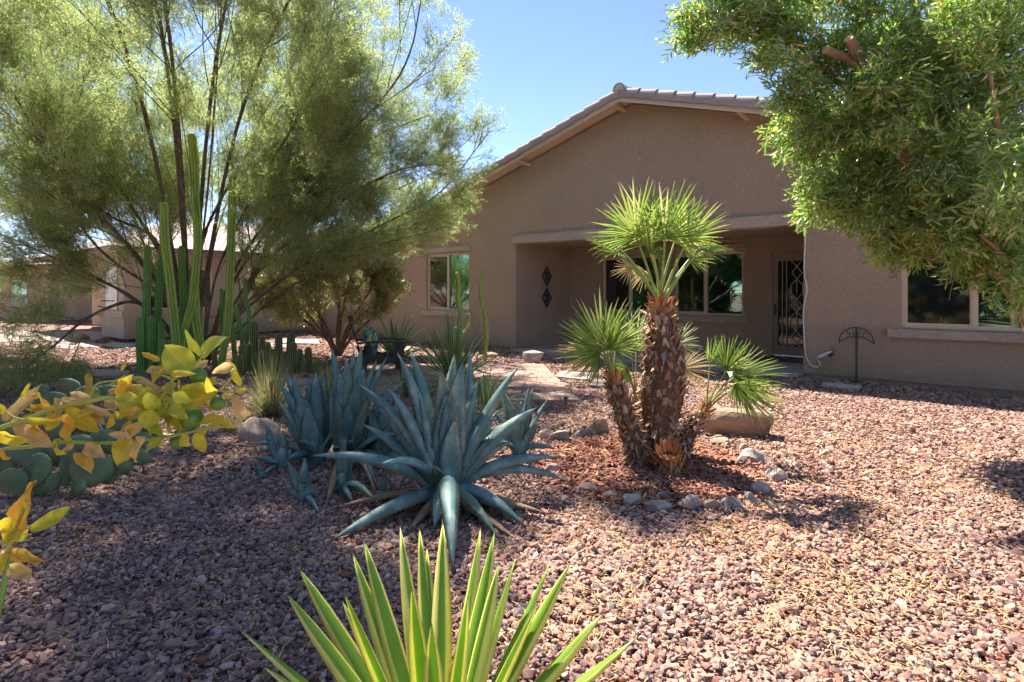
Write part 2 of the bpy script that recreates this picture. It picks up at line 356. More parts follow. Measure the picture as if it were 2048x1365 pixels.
def m_agave():
    m, t = new_mat('blue_agave_skin')
    uv = N(t, 'ShaderNodeTexCoord'); sp = N(t, 'ShaderNodeSeparateXYZ'); t.links.new(uv.outputs['UV'], sp.inputs[0])
    co = coords(t, (1, 1, 1), rnd=True)
    o = N(t, 'ShaderNodeObjectInfo')
    a = noise_t(t, co, 8, 6, .65); b = noise_t(t, coords(t, (1, 1, 1)), 32, 5, 0.7)
    c = ramp(t, a, [(0.3, (0.07, 0.155, 0.15)), (0.5, (0.14, 0.245, 0.225)), (0.70, (0.34, 0.42, 0.35))])
    # pale/dark imprint bands left by the neighbouring leaves in the bud
    wv = mathn(t, 'ADD', mathn(t, 'MULTIPLY', sp.outputs[1], 13.0), mathn(t, 'ADD', mathn(t, 'MULTIPLY', mathn(t, 'ABSOLUTE', mathn(t, 'SUBTRACT', sp.outputs[0], 0.5)), -5.0), mathn(t, 'MULTIPLY', o.outputs['Random'], 9)))
    band = mathn(t, 'POWER', mathn(t, 'MULTIPLY_ADD', mathn(t, 'SINE', wv), 0.5, 0.5), 4)
    c = mixc(t, mathn(t, 'MULTIPLY', band, 0.42), c, (0.11, 0.20, 0.165))
    c = mixc(t, mathn(t, 'MULTIPLY', ramp(t, b, [(0.55, (0, 0, 0)), (0.75, (1, 1, 1))]), 0.4), c, (0.32, 0.40, 0.33))
    rnd = mathn(t, 'GREATER_THAN', o.outputs['Random'], 0.82)
    c = mixc(t, mathn(t, 'MULTIPLY', rnd, 0.35), c, (0.26, 0.32, 0.14))
    strk = noise_t(t, coords(t, (26, 1.6, 1), 'UV', True), 1, 4, .7)
    c = mixc(t, ramp(t, strk, [(0.5, (0, 0, 0)), (0.72, (.5, .5, .5))]), c, (0.07, 0.14, 0.125))
    mrg = ramp(t, mathn(t, 'ABSOLUTE', mathn(t, 'SUBTRACT', sp.outputs[0], 0.5)), [(0.455, (0, 0, 0)), (0.49, (.8, .8, .8))])
    c = mixc(t, mrg, c, (0.22, 0.21, 0.14))
    tipm = ramp(t, sp.outputs[1], [(0.955, (0, 0, 0)), (0.985, (1, 1, 1))])
    c = mixc(t, tipm, c, (0.13, 0.075, 0.045))
    return finish(m, t, c, 0.55, bump(t, noise_t(t, coords(t), 60, 3), 0.15, 0.004), 0.35, 0.04, (0.2, 0.4, 0.2))
MATS['agave'] = m_agave()
MATS['agave_tooth'] = simple('agave_tooth', (0.20, 0.22, 0.15), (0.16, 0.12, 0.08), 20, 0.6)
MATS['agave_dry'] = simple('dry_agave_leaf', (0.42, 0.27, 0.15), (0.22, 0.14, 0.08), 9, 0.9, 0.5, 0.01, 40)
def m_varieg(name, mid, edge, k=0.30, tr=0.3):
    m, t = new_mat(name)
    uv = N(t, 'ShaderNodeTexCoord'); sp = N(t, 'ShaderNodeSeparateXYZ'); t.links.new(uv.outputs['UV'], sp.inputs[0])
    e = mathn(t, 'ABSOLUTE', mathn(t, 'SUBTRACT', sp.outputs[0], 0.5))
    st = noise_t(t, coords(t, (70, 70, 1.5), 'UV', True), 1, 4, 0.7)
    oi_ = N(t, 'ShaderNodeObjectInfo'); e = mathn(t, 'ADD', e, mathn(t, 'MULTIPLY_ADD', oi_.outputs['Random'], 0.16, -0.09))
    e = mathn(t, 'ADD', e, mathn(t, 'MULTIPLY_ADD', st, 0.10, -0.05))
    c = ramp(t, e, [(k-0.02, mid), (k+0.03, edge)])
    nz = noise_t(t, coords(t, (1, 1, 1), rnd=True), 6, 3)
    hs = N(t, 'ShaderNodeHueSaturation'); t.links.new(c, hs.inputs['Color']); t.links.new(mathn(t, 'MULTIPLY_ADD', nz, 0.5, 0.75), hs.inputs['Value'])
    tipm = ramp(t, sp.outputs[1], [(0.975, (0, 0, 0)), (0.99, (1, 1, 1))])
    c = mixc(t, tipm, hs.outputs[0], (0.16, 0.07, 0.04))
    lines = mathn(t, 'SINE', mathn(t, 'MULTIPLY', sp.outputs[0], 90.0))
    return finish(m, t, c, 0.38, bump(t, lines, 0.12, 0.002), 0.5, tr)
MATS['yucca_front'] = m_varieg('yellow_edged_leaf', (0.25, 0.43, 0.045), (0.86, 0.82, 0.28), 0.24, 0.45)
MATS['yucca_mid'] = m_varieg('striped_yucca_leaf', (0.14, 0.25, 0.08), (0.58, 0.60, 0.28), 0.30, 0.25)
MATS['green_agave'] = m_varieg('green_agave_leaf', (0.16, 0.27, 0.10), (0.34, 0.40, 0.18), 0.38, 0.2)
def m_cactus(name, deep, crest, spine, cw=0.72):
    m, t = new_mat(name)
    uv = N(t, 'ShaderNodeTexCoord'); sp = N(t, 'ShaderNodeSeparateXYZ'); t.links.new(uv.outputs['UV'], sp.inputs[0])
    nz = noise_t(t, coords(t, rnd=True), 3.5, 5, 0.6); n2 = noise_t(t, coords(t), 40, 3)
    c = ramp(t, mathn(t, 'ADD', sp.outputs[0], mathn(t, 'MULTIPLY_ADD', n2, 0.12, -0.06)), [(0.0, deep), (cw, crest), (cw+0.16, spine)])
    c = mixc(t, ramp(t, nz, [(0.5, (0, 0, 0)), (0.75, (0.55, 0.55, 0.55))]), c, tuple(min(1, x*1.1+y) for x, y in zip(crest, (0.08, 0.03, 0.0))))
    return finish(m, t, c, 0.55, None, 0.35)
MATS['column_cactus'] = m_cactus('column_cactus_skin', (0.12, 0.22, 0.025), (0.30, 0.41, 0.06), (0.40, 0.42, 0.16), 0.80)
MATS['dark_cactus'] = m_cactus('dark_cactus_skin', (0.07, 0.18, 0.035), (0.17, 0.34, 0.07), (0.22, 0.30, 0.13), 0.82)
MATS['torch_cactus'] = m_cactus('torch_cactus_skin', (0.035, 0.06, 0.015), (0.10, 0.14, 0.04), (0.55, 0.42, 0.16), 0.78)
MATS['spine'] = simple('cactus_spine', (0.62, 0.52, 0.32), (0.45, 0.32, 0.16), 20, 0.7)
MATS['pad'] = simple('prickly_pear_pad', (0.10, 0.155, 0.075), (0.19, 0.235, 0.12), 9, 0.55, 0.12, 0.005)
MATS['areole'] = simple('pad_areole', (0.035, 0.03, 0.02), (0.09, 0.06, 0.03), 30, 0.9)
CL = {'y': ((0.72, 0.50, 0.03), (0.66, 0.58, 0.06)), 'g': ((0.42, 0.50, 0.045), (0.62, 0.58, 0.06)),
      't': ((0.76, 0.56, 0.30), (0.70, 0.46, 0.12)), 'o': ((0.72, 0.36, 0.03), (0.70, 0.50, 0.08))}
for k_, (a_, b_) in CL.items():
    m, t = new_mat({'y': 'yellow', 'g': 'lime_green', 't': 'dry_tan', 'o': 'orange_yellow'}[k_]+'_citrus_leaf')
    uvn = N(t, 'ShaderNodeTexCoord'); sp = N(t, 'ShaderNodeSeparateXYZ'); t.links.new(uvn.outputs['UV'], sp.inputs[0])
    nz = noise_t(t, coords(t, rnd=True), 22, 5, 0.6)
    c = ramp(t, nz, [(0.3, a_), (0.7, b_)])
    vein = ramp(t, mathn(t, 'ABSOLUTE', mathn(t, 'SUBTRACT', sp.outputs[0], 0.5)), [(0.012, (1, 1, 1)), (0.03, (0, 0, 0))])
    c = mixc(t, mathn(t, 'MULTIPLY', vein, 0.5), c, (0.70, 0.66, 0.25))
    c = mixc(t, ramp(t, noise_t(t, coords(t, rnd=True), 60, 4, .7), [(0.60, (0, 0, 0)), (0.70, (.8, .8, .8))]), c, (0.42, 0.22, 0.06))
    MATS['citrus_'+k_] = finish(m, t, c, 0.5, bump(t, noise_t(t, coords(t), 55, 4), 0.6, 0.005), 0.4, 0.5)
MATS['citrus_stem'] = simple('green_citrus_stem', (0.36, 0.40, 0.08), (0.28, 0.33, 0.07), 20, 0.6)
def m_lime():
    m, t = new_mat('unripe_lime_skin'); co = coords(t)
    return finish(m, t, ramp(t, noise_t(t, co, 9, 3), [(0.3, (0.06, 0.15, 0.02)), (0.7, (0.11, 0.22, 0.03))]), 0.4, bump(t, noise_t(t, co, 160, 2), 0.35, 0.002), 0.5)
MATS['lime'] = m_lime()
MATS['chair_wood'] = simple('dark_painted_wood', (0.035, 0.028, 0.026), (0.07, 0.055, 0.05), 10, 0.6, 0.2, 0.003)
def m_pillow():
    m, t = new_mat('floral_pillow_cloth'); co = coords(t)
    v = N(t, 'ShaderNodeTexVoronoi'); v.inputs['Scale'].default_value = 11; v.inputs['Randomness'].default_value = 0.9
    nz = N(t, 'ShaderNodeTexNoise'); nz.inputs['Scale'].default_value = 9; t.links.new(co, nz.inputs['Vector'])
    mx = mixc(t, 0.22, co, nz.outputs['Color']); t.links.new(mx, v.inputs['Vector'])
    sep = N(t, 'ShaderNodeSeparateColor'); t.links.new(v.outputs['Color'], sep.inputs[0])
    c = ramp(t, sep.outputs[0], [(0, (0.07, 0.13, 0.19)), (0.3, (0.11, 0.21, 0.26)), (0.45, (0.46, 0.54, 0.09)), (0.62, (0.68, 0.64, 0.44)), (0.78, (0.14, 0.30, 0.19)), (0.92, (0.57, 0.46, 0.09))], 'CONSTANT')
    return finish(m, t, c, 0.9, None, 0.1)
MATS['pillow'] = m_pillow()
MATS['agave_small'] = MATS['agave']

# ---------------------------------------------------------------- scatter of stuff by geometry nodes
def source_collection(name, meshes):
    c = bpy.data.collections.new(name)
    for i, me in enumerate(meshes):
        o = bpy.data.objects.new('%s_%02d' % (name, i), me); c.objects.link(o)
    return c
def scatter(name, pts, rots, scl, idx, coll, parent=None):
    off = wloc(parent) if parent else Vector((0, 0, 0))
    pts = np.asarray(pts, dtype=np.float32)-np.array(off, dtype=np.float32)
    me = bpy.data.meshes.new(name); me.vertices.add(len(pts)); me.vertices.foreach_set('co', pts.ravel())
    for nm, typ, dat, key in (('rot', 'FLOAT_VECTOR', rots, 'vector'), ('scl', 'FLOAT_VECTOR', scl, 'vector')):
        a = me.attributes.new(nm, typ, 'POINT'); a.data.foreach_set(key, np.asarray(dat, dtype=np.float32).ravel())
    a = me.attributes.new('idx', 'INT', 'POINT'); a.data.foreach_set('value', np.asarray(idx, dtype=np.int32))
    o = link_mesh(name, me, parent)
    g = bpy.data.node_groups.new(name+'_scatter', 'GeometryNodeTree')
    g.interface.new_socket('Geometry', in_out='INPUT', socket_type='NodeSocketGeometry')
    g.interface.new_socket('Geometry', in_out='OUTPUT', socket_type='NodeSocketGeometry')
    gi = g.nodes.new('NodeGroupInput'); go = g.nodes.new('NodeGroupOutput')
    iop = g.nodes.new('GeometryNodeInstanceOnPoints'); ci = g.nodes.new('GeometryNodeCollectionInfo')
    ci.inputs['Collection'].default_value = coll; ci.inputs['Separate Children'].default_value = True; ci.inputs['Reset Children'].default_value = True
    def na(n, typ):
        q = g.nodes.new('GeometryNodeInputNamedAttribute'); q.data_type = typ; q.inputs['Name'].default_value = n; return q.outputs[0]
    e2r = g.nodes.new('FunctionNodeEulerToRotation')
    L = g.links.new
    L(gi.outputs[0], iop.inputs['Points']); L(ci.outputs[0], iop.inputs['Instance'])
    iop.inputs['Pick Instance'].default_value = True
    L(na('idx', 'INT'), iop.inputs['Instance Index']); L(na('rot', 'FLOAT_VECTOR'), e2r.inputs[0]); L(e2r.outputs[0], iop.inputs['Rotation'])
    L(na('scl', 'FLOAT_VECTOR'), iop.inputs['Scale']); L(iop.outputs[0], go.inputs[0])
    md = o.modifiers.new('scatter', 'NODES'); md.node_group = g
    return o
def raw_mesh(name, mb, mats, smooth=False):
    if not isinstance(mats, (list, tuple)): mats = [mats]
    me = bpy.data.meshes.new(name); me.from_pydata([tuple(p) for p in mb.v], [], mb.f)
    for m in mats: me.materials.append(m)
    if len(mats) > 1: me.polygons.foreach_set('material_index', mb.m)
    if smooth: me.polygons.foreach_set('use_smooth', [True]*len(me.polygons))
    li = np.zeros(len(me.loops), dtype=np.int32); me.loops.foreach_get('vertex_index', li)
    uvl = me.uv_layers.new(name='UVMap'); uvl.data.foreach_set('uv', np.array(mb.uv, dtype=np.float32)[li].ravel())
    me.update(); return me
def dir_euler(d, roll=0.0):
    """euler that takes local +Z to d, rolled about it"""
    q = Vector(d).to_track_quat('Z', 'Y')
    return (q.to_matrix() @ Matrix.Rotation(roll, 3, 'Z')).to_euler()
# ================================================================ the setting
ANG = math.radians(40.5)
R2 = Vector((math.cos(ANG), -math.sin(ANG), 0)); N2 = Vector((math.sin(ANG), math.cos(ANG), 0))
A0 = Vector((0.09, 13.4, 0))
def H(t, s, z=0.0): return A0+R2*t+N2*s+Vector((0, 0, z))
def onwall(px, py, s=0.0):
    q = (px-1024)/F; x0 = A0.x+N2.x*s; y0 = A0.y+N2.y*s
    t = (q*y0-x0)/(R2.x-q*R2.y); Y = y0+R2.y*t
    return t, CAM_H-(py-580)*Y/F
def tF(px, s=0.0): return onwall(px, 600, s)[0]
def hv(p):  # world -> (t, s)
    dlt = Vector(p)-A0; return dlt.dot(R2), dlt.dot(N2)
HR = -ANG   # z rotation of boxes lying along the facade

mb = MB(); mb.add([(-250, -150, -0.012), (250, -150, -0.012), (250, 350, -0.012), (-250, 350, -0.012)], [(0, 1, 2, 3)])
tag(mb.build('ground', MATS['ground']), kind='structure')

def hbox(m, t0, t1, s0, s1, z0, z1, mi=0, bev=0):
    c = H((t0+t1)/2, (s0+s1)/2, (z0+z1)/2)
    m.box(c, (abs(t1-t0), abs(s1-s0), abs(z1-z0)), HR, mi, bev=bev)
def hprism(m, t0, t1, zb, zt0, zt1, s0, s1, mi=0):
    v = [H(t0, s0, zb), H(t1, s0, zb), H(t1, s0, zt1), H(t0, s0, zt0), H(t0, s1, zb), H(t1, s1, zb), H(t1, s1, zt1), H(t0, s1, zt0)]
    m.add(v, [(0, 1, 2, 3), (5, 4, 7, 6), (1, 5, 6, 2), (4, 0, 3, 7), (3, 2, 6, 7), (4, 5, 1, 0)], mi)

OH = 0.48
tp, zp = onwall(1238, 203, -OH); tl_, zl_ = onwall(945, 371, -OH); tr_, zr_ = onwall(1540, 232, -OH)
SL = ((zp-zl_)/(tp-tl_)+(zp-zr_)/(tr_-tp))/2
D = None
for k in range(100):                        # porch depth from where the side wall meets the back wall
    s_ = 0.5+k*0.05; q_ = H(0, s_)
    if 1024+F*q_.x/q_.y >= 1140: D = s_; break
PT = tF(1607)                               # right end of the porch opening
BT = 2.545                                  # porch opening height
EAVE_L, EAVE_R = tp-8.2, tp+8.2
def roofz(t): return zp-SL*abs(t-tp)
ZB = 0.08
house = empty('house', H(2.8, 0), 'tan stucco house with a tiled gable over a recessed porch', 'house')
m = MB()
win_l = (tF(853), tF(938), onwall(895, 621)[1], onwall(895, 507)[1])
win_r = (tF(1802), tF(1802)+2.15, onwall(1805, 656)[1], 2.40)
def col_solid(t0, t1, zb=ZB): hprism(m, t0, t1, zb, roofz(t0)+0.05, roofz(t1)+0.05, 0, 0.25)
edges = [EAVE_L+0.3, win_l[0], win_l[1], 0.0, tp, PT, win_r[0], win_r[1], EAVE_R-0.3]
for a, b in zip(edges[:-1], edges[1:]):
    if a == win_l[0]: 
        col_solid(a, b, win_l[3]); hbox(m, a, b, 0, 0.25, ZB, win_l[2])
    elif a == win_r[0]:
        col_solid(a, b, win_r[3]); hbox(m, a, b, 0, 0.25, ZB, win_r[2])
    elif a >= 0 and b <= PT+1e-6: col_solid(a, b, BT)
    else: col_solid(a, b)
hbox(m, -9.7, EAVE_L+0.3, 0, 0.25, ZB, 2.75)
hbox(m, -0.25, 0, 0.25, D+0.25, ZB, BT); hbox(m, PT, PT+0.25, 0.25, D+0.25, ZB, BT)
# back wall with two windows and the door
w1 = (tF(1204, D), None, onwall(1480, 633, D)[1], onwall(1480, 503, D)[1])
w2 = (tF(1348, D), tF(1487, D), w1[2], w1[3]); w1 = (w1[0], w1[0]+(w2[1]-w2[0]), w1[2], w1[3])
dz0, dz1 = 0.09, onwall(1545, 506, D)[1]; dt0 = tF(1541, D); dt1 = dt0+0.98
ed = [0, w1[0], w1[1], w2[0], w2[1], dt0, dt1, PT]
for a, b in zip(ed[:-1], ed[1:]):
    if a in (w1[0], w2[0]): hbox(m, a, b, D, D+0.25, w1[3], BT); hbox(m, a, b, D, D+0.25, ZB, w1[2])
    elif a == dt0: hbox(m, a, b, D, D+0.25, dz1, BT)
    else: hbox(m, a, b, D, D+0.25, ZB, BT)
m.build('wall', MATS['stucco'], house)
m = MB(); hbox(m, -9.6, -0.03, 0.03, 0.2, -0.1, ZB); m.build('foundation', MATS['stucco'], house); m = MB(); hbox(m, PT+0.03, EAVE_R-0.4, 0.03, 0.2, -0.1, ZB)
m.build('foundation', MATS['stucco'], house)
m = MB(); hbox(m, -0.2, PT+0.2, 0.25, D+0.3, BT, BT+0.08); m.build('porch_ceiling', MATS['stucco'], house)
# beam with a slightly sagging edge
m = MB(); hbox(m, -0.09, PT+0.3, -0.07, -0.001, BT-0.02, BT+0.185, bev=0.012); m.build('porch_beam', MATS['stucco_trim'], house)
m = MB()
pts = [H(-0.05+i*0.35, -0.075, BT-0.03-0.012*math.sin(i*2.1)) for i in range(int(PT/0.35)+1)]
m.tube(pts, 0.007, 5); m.build('cable', MATS['twig_grey'], house)
# rake boards and brackets
for sgn, te in ((-1, EAVE_L), (1, EAVE_R)):
    m = MB(); z0 = zp; z1 = roofz(te)
    v = [H(tp, -OH, z0), H(te, -OH, z1), H(te, -OH, z1+0.14), H(tp, -OH, z0+0.14), H(tp, -OH+0.04, z0), H(te, -OH+0.04, z1), H(te, -OH+0.04, z1+0.14), H(tp, -OH+0.04, z0+0.14)]
    m.add(v, [(0, 1, 2, 3), (5, 4, 7, 6), (1, 5, 6, 2), (4, 0, 3, 7), (3, 2, 6, 7), (4, 5, 1, 0)])
    m.build('rake_board', MATS['fascia'], house)
for px_, py_ in ((1047, 318), (1240, 205), (1488, 230)):
    t_, _ = onwall(px_, py_, -0.2); z_ = roofz(t_)
    m = MB(); v = [H(t_-0.04, -OH+0.04, z_+0.03), H(t_+0.04, -OH+0.04, z_+0.03), H(t_-0.04, 0, z_+0.02), H(t_+0.04, 0, z_+0.02), H(t_-0.04, -OH+0.04, z_-0.01), H(t_+0.04, -OH+0.04, z_-0.01), H(t_-0.04, 0, z_-0.035), H(t_+0.04, 0, z_-0.035)]
    m.add(v, [(0, 1, 3, 2), (4, 6, 7, 5), (0, 4, 5, 1), (2, 3, 7, 6), (0, 2, 6, 4), (1, 5, 7, 3)]); m.build('roof_bracket', MATS['fascia'], house)
# roof decks, corrugated tile field behind the rake
for sgn, te in ((-1, EAVE_L-0.3), (1, EAVE_R+0.3)):
    m = MB(); z0 = zp+0.10; z1 = roofz(te)+0.10
    v = [H(tp, -OH+0.04, z0), H(te, -OH+0.04, z1), H(te, 12, z1), H(tp, 12, z0)]; v += [p+Vector((0, 0, 0.05)) for p in v]
    f = [(0, 1, 2, 3), (7, 6, 5, 4), (0, 4, 5, 1), (1, 5, 6, 2), (2, 6, 7, 3), (3, 7, 4, 0)]
    m.add(v, f); m.build('roof_deck', MATS['fascia'], house)
    m = MB(); ns = 96; vs = []
    for i in range(ns):
        s_ = -OH+0.25+i*(12.2/ns); bumpz = 0.05*abs(math.sin(i*math.pi/4))
        vs += [H(tp, s_, z0+0.06+bumpz), H(te, s_, z1+0.06+bumpz)]
    m.add(vs, [(2*i, 2*i+1, 2*i+3, 2*i+2) for i in range(ns-1)]); tag(m.build('roof_tile_field', MATS['tile'], house, smooth=True), kind='stuff')
def barrel(L, r, rr=0.88, seg=7):
    b = MB(); vs = []; th = 0.018
    for (y, k) in ((0, 1.0), (L, rr)):
        for rad in (r*k, r*k-th):
            for i in range(seg+1):
                a = math.pi*i/seg; vs.append((math.cos(a)*rad, y, math.sin(a)*rad))
    n_ = seg+1; fs = []
    for i in range(seg):
        fs += [(i, i+1, 2*n_+i+1, 2*n_+i), (n_+i+1, n_+i, 3*n_+i, 3*n_+i+1), (i+1, i, n_+i, n_+i+1), (2*n_+i, 2*n_+i+1, 3*n_+i+1, 3*n_+i)]
    # straight skirt on the outer side
    b.add(vs, fs)
    b.box((r-0.008, L/2, -0.045), (0.016, L, 0.10)); b.box((-r+0.008, L/2, -0.045), (0.016, L, 0.10))
    return b
tile_me = raw_mesh('roof_tile', barrel(0.43, 0.105), MATS['tile'], False)
for sgn in (-1, 1):
    slope_dir = (R2*sgn*(1) + Vector((0, 0, -SL))).normalized()
    up_dir = -slope_dir; side = N2.copy(); zz = side.cross(up_dir)
    if zz.z < 0: side = -side; zz = side.cross(up_dir)
    Mx = Matrix((side, up_dir, zz)).transposed().to_4x4()
    step = 0.375; L_ = 8.5*math.sqrt(1+SL*SL)
    k = 0
    while k*step+0.43 < L_:
        o = link_mesh('roof_tile', tile_me, house)
        dd = k*step+0.43
        p = H(tp, -OH+0.055, zp+0.185)+slope_dir*dd
        tilt = Matrix.Rotation(math.radians(-3.2), 4, side)
        o.matrix_local = Matrix.Translation(p-house.location+zz*0.01) @ Matrix.Rotation(math.radians(3.0)*1, 4, side).inverted() @ Mx @ Matrix.Rotation(random.uniform(-.02, .02), 4, 'Z')
        k += 1
cap_me = raw_mesh('ridge_tile', barrel(0.45, 0.13), MATS['tile'])
for k in range(26):
    o = link_mesh('ridge_tile', cap_me, house)
    o.matrix_local = Matrix.Translation(H(tp, -OH-0.02+k*0.4, zp+0.23+0.02*(k % 2))-house.location) @ Matrix.Rotation(-ANG, 4, 'Z')
m = MB(); c_ = H(tp, -OH-0.012, zp+0.225); m.add([c_]+[c_+R2*math.cos(u)*.118+Vector((0, 0, math.sin(u)*.118)) for u in np.linspace(-.35, math.pi+.35, 13)], [(0, i+2, i+1) for i in range(12)]); m.add([c_+N2*.03], [], 0); m.build('mortar_plug', MATS['fascia'], house)
# far left part of the main roof and its eave
m = MB()
v = [H(-9.9, -0.5, 2.78), H(EAVE_L+0.4, -0.5, 2.78), H(EAVE_L+0.4, 5, 4.4), H(-9.9, 5, 4.4)]; v += [p+Vector((0, 0, 0.14)) for p in v]
m.add(v, [(3, 2, 1, 0), (4, 5, 6, 7), (0, 1, 5, 4), (1, 2, 6, 5), (2, 3, 7, 6), (3, 0, 4, 7)]); m.build('side_roof', MATS['tile'], house)

def window(t0, t1, z0, z1, s, parent, mull=0.5, header=True, sill=True, fr=0.05, hd=(0.06, 0.13), sl=(0.09, 0.12), slL=0.16, screen_left=True):
    fm = MB(); sf = s+0.05
    hbox(fm, t0, t1, sf, sf+0.05, z1-fr, z1); hbox(fm, t0, t1, sf, sf+0.05, z0, z0+fr)
    hbox(fm, t0, t0+fr, sf, sf+0.05, z0+fr, z1-fr); hbox(fm, t1-fr, t1, sf, sf+0.05, z0+fr, z1-fr)
    tm = t0+(t1-t0)*mull
    hbox(fm, tm-0.035, tm+0.035, sf-0.01, sf+0.05, z0+fr, z1-fr)
    # inner sash of the sliding half
    hbox(fm, t0+fr, tm-0.035, sf+0.012, sf+0.04, z0+fr, z0+fr+0.025); hbox(fm, t0+fr, tm-0.035, sf+0.012, sf+0.04, z1-fr-0.025, z1-fr)
    hbox(fm, t0+fr, t0+fr+0.025, sf+0.012, sf+0.04, z0+fr+.025, z1-fr-.025); hbox(fm, tm-0.06, tm-0.035, sf+0.012, sf+0.04, z0+fr+.025, z1-fr-.025)
    wo_ = fm.build('window', MATS['frame'], parent)
    g1 = MB(); hbox(g1, t0+fr+0.02, tm-0.05, sf+0.026, sf+0.034, z0+fr+0.02, z1-fr-0.02); g1.build('pane', MATS['screen' if screen_left else 'glass'], wo_)
    g2 = MB(); hbox(g2, tm+0.03, t1-fr+0.005, sf+0.03, sf+0.038, z0+fr-0.005, z1-fr+0.005); g2.build('pane', MATS['glass'], wo_)
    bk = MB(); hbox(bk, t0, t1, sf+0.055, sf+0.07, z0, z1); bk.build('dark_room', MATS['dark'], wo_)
    if header: h_ = MB(); hbox(h_, t0-0.07, t1+0.07, s-0.06, s-0.001, z1+0.03, z1+0.03+hd[1], bev=0.01); h_.build('header', MATS['stucco_trim'], wo_)
    if sill: h_ = MB(); hbox(h_, t0-slL, t1+slL-0.03, s-0.08, s-0.001, z0-0.03-sl[1], z0-0.02, bev=0.012); h_.build('sill', MATS['stucco_trim'], wo_)
    return wo_
tag(window(*win_l, 0, house), 'tall two pane window left of the porch')
tag(window(*win_r, 0, house, mull=0.40, slL=0.17), 'wide window at the right behind the olive tree')
tag(window(*w1, D, house), 'left porch window'); tag(window(*w2, D, house, mull=0.47), 'right porch window next to the door')

# security door
door = MB(); sd0 = D+0.03
hbox(door, dt0, dt0+0.05, D-0.03, D+0.1, dz0, dz1); hbox(door, dt1-0.05, dt1, D-0.03, D+0.1, dz0, dz1); hbox(door, dt0+.05, dt1-.05, D-0.03, D+0.1, dz1-0.05, dz1)
a, b = dt0+0.055, dt1-0.055
hbox(door, a, a+0.09, D-0.01, D+0.03, dz0+0.03, dz1-0.055); hbox(door, b-0.09, b, D-0.01, D+0.03, dz0+0.03, dz1-0.055)
hbox(door, a+.09, b-.09, D-0.01, D+0.03, dz1-0.18, dz1-0.055); hbox(door, a+.09, b-.09, D-0.01, D+0.03, dz0+0.03, dz0+0.2)
dr = door.build('security_door', MATS['bronze'], house)
m = MB(); hbox(m, a, b, D+0.036, D+0.05, dz0+0.03, dz1-0.055); m.build('mesh_screen', MATS['screen'], dr)
m = MB(); i0, i1 = a+0.09, b-0.09; zb_, zt_ = dz0+0.2, dz1-0.18; Wd = i1-i0; Hd = zt_-zb_
def bar(p0, p1): m.tube([H(i0+p0[0]*Wd, D+0.012, zb_+p0[1]*Hd), H(i0+p1[0]*Wd, D+0.012, zb_+p1[1]*Hd)], 0.010, 5)
cx = [0.30, 0.50, 0.70]
for x in (0.12, 0.88): bar((x, 0), (x, 1))
def dia(cx_, cz, w_, h_):
    q = [(cx_, cz+h_), (cx_+w_, cz), (cx_, cz-h_), (cx_-w_, cz)]
    for i in range(4): bar(q[i], q[(i+1) % 4])
dia(0.52, 0.86, 0.14, 0.075)
bar((0.38, 1), (0.52, 0.935)); bar((0.66, 1), (0.52, 0.935))
bar((0.52, 0.785), (0.36, 0.72)); bar((0.52, 0.785), (0.68, 0.72)); bar((0.36, 0.72), (0.36, 0.62)); bar((0.68, 0.72), (0.68, 0.62)); bar((0.36, 0.62), (0.52, 0.555)); bar((0.68, 0.62), (0.52, 0.555)); bar((0.52, 0.785), (0.52, 0.62))
dia(0.52, 0.48, 0.16, 0.075)
bar((0.52, 0.405), (0.34, 0.34)); bar((0.52, 0.405), (0.70, 0.34)); bar((0.34, 0.34), (0.34, 0.25)); bar((0.70, 0.34), (0.70, 0.0)); bar((0.34, 0.25), (0.5, 0.19)); bar((0.52, 0.405), (0.52, 0.25)); bar((0.52, 0.25), (0.5, 0.19))
dia(0.5, 0.115, 0.15, 0.075); bar((0.5, 0.04), (0.38, 0)); bar((0.5, 0.04), (0.62, 0)); bar((0.24, 0), (0.24, 0.62)); bar((0.24, 0.62), (0.24, 1))
m.build('grille', MATS['frame'], dr)
m = MB(); hbox(m, a+0.02, a+0.06, D-0.03, D-0.008, 0.93, 1.17, bev=0.006); m.tube([H(a+0.04, D-0.03, 1.02), H(a+0.04, D-0.07, 1.02), H(a+0.14, D-0.075, 1.02)], 0.010, 6); m.build('handle', MATS['black_metal'], dr)
m = MB(); hbox(m, dt0, dt1, D-0.06, D+0.1, 0.062, 0.088); m.build('threshold', MATS['black_metal'], dr)
# slab
m = MB(); hbox(m, -0.02, PT-0.01, -0.15, D, -0.1, 0.058); m.build('porch_slab', MATS['concrete'], house)
m = MB(); hbox(m, dt0-0.15, dt1+0.2, D-0.85, D-0.2, 0.060, 0.078, bev=0.006)
tag(m.build('doormat', MATS['mat'], loc=H(dt0+0.5, D-0.5, 0.06)), 'dark red brown doormat in front of the security door', 'doormat')
# porch lamp on the wall by the door
lt, lz = dt1+0.12, 1.98
m = MB(); hbox(m, lt-0.05, lt+0.05, D-0.02, D-0.001, lz-0.1, lz+0.1, bev=0.005); hbox(m, lt-0.055, lt+0.055, D-0.14, D-0.03, lz+0.10, lz+0.12); hbox(m, lt-0.045, lt+0.045, D-0.13, D-0.04, lz-0.11, lz-0.095)
for du in (-0.045, 0.045):
    for dv in (-0.13, -0.04): m.tube([H(lt+du, D+dv, lz-0.1), H(lt+du, D+dv, lz+0.1)], 0.005, 4)
m.build('wall_lantern', MATS['black_metal'], house)
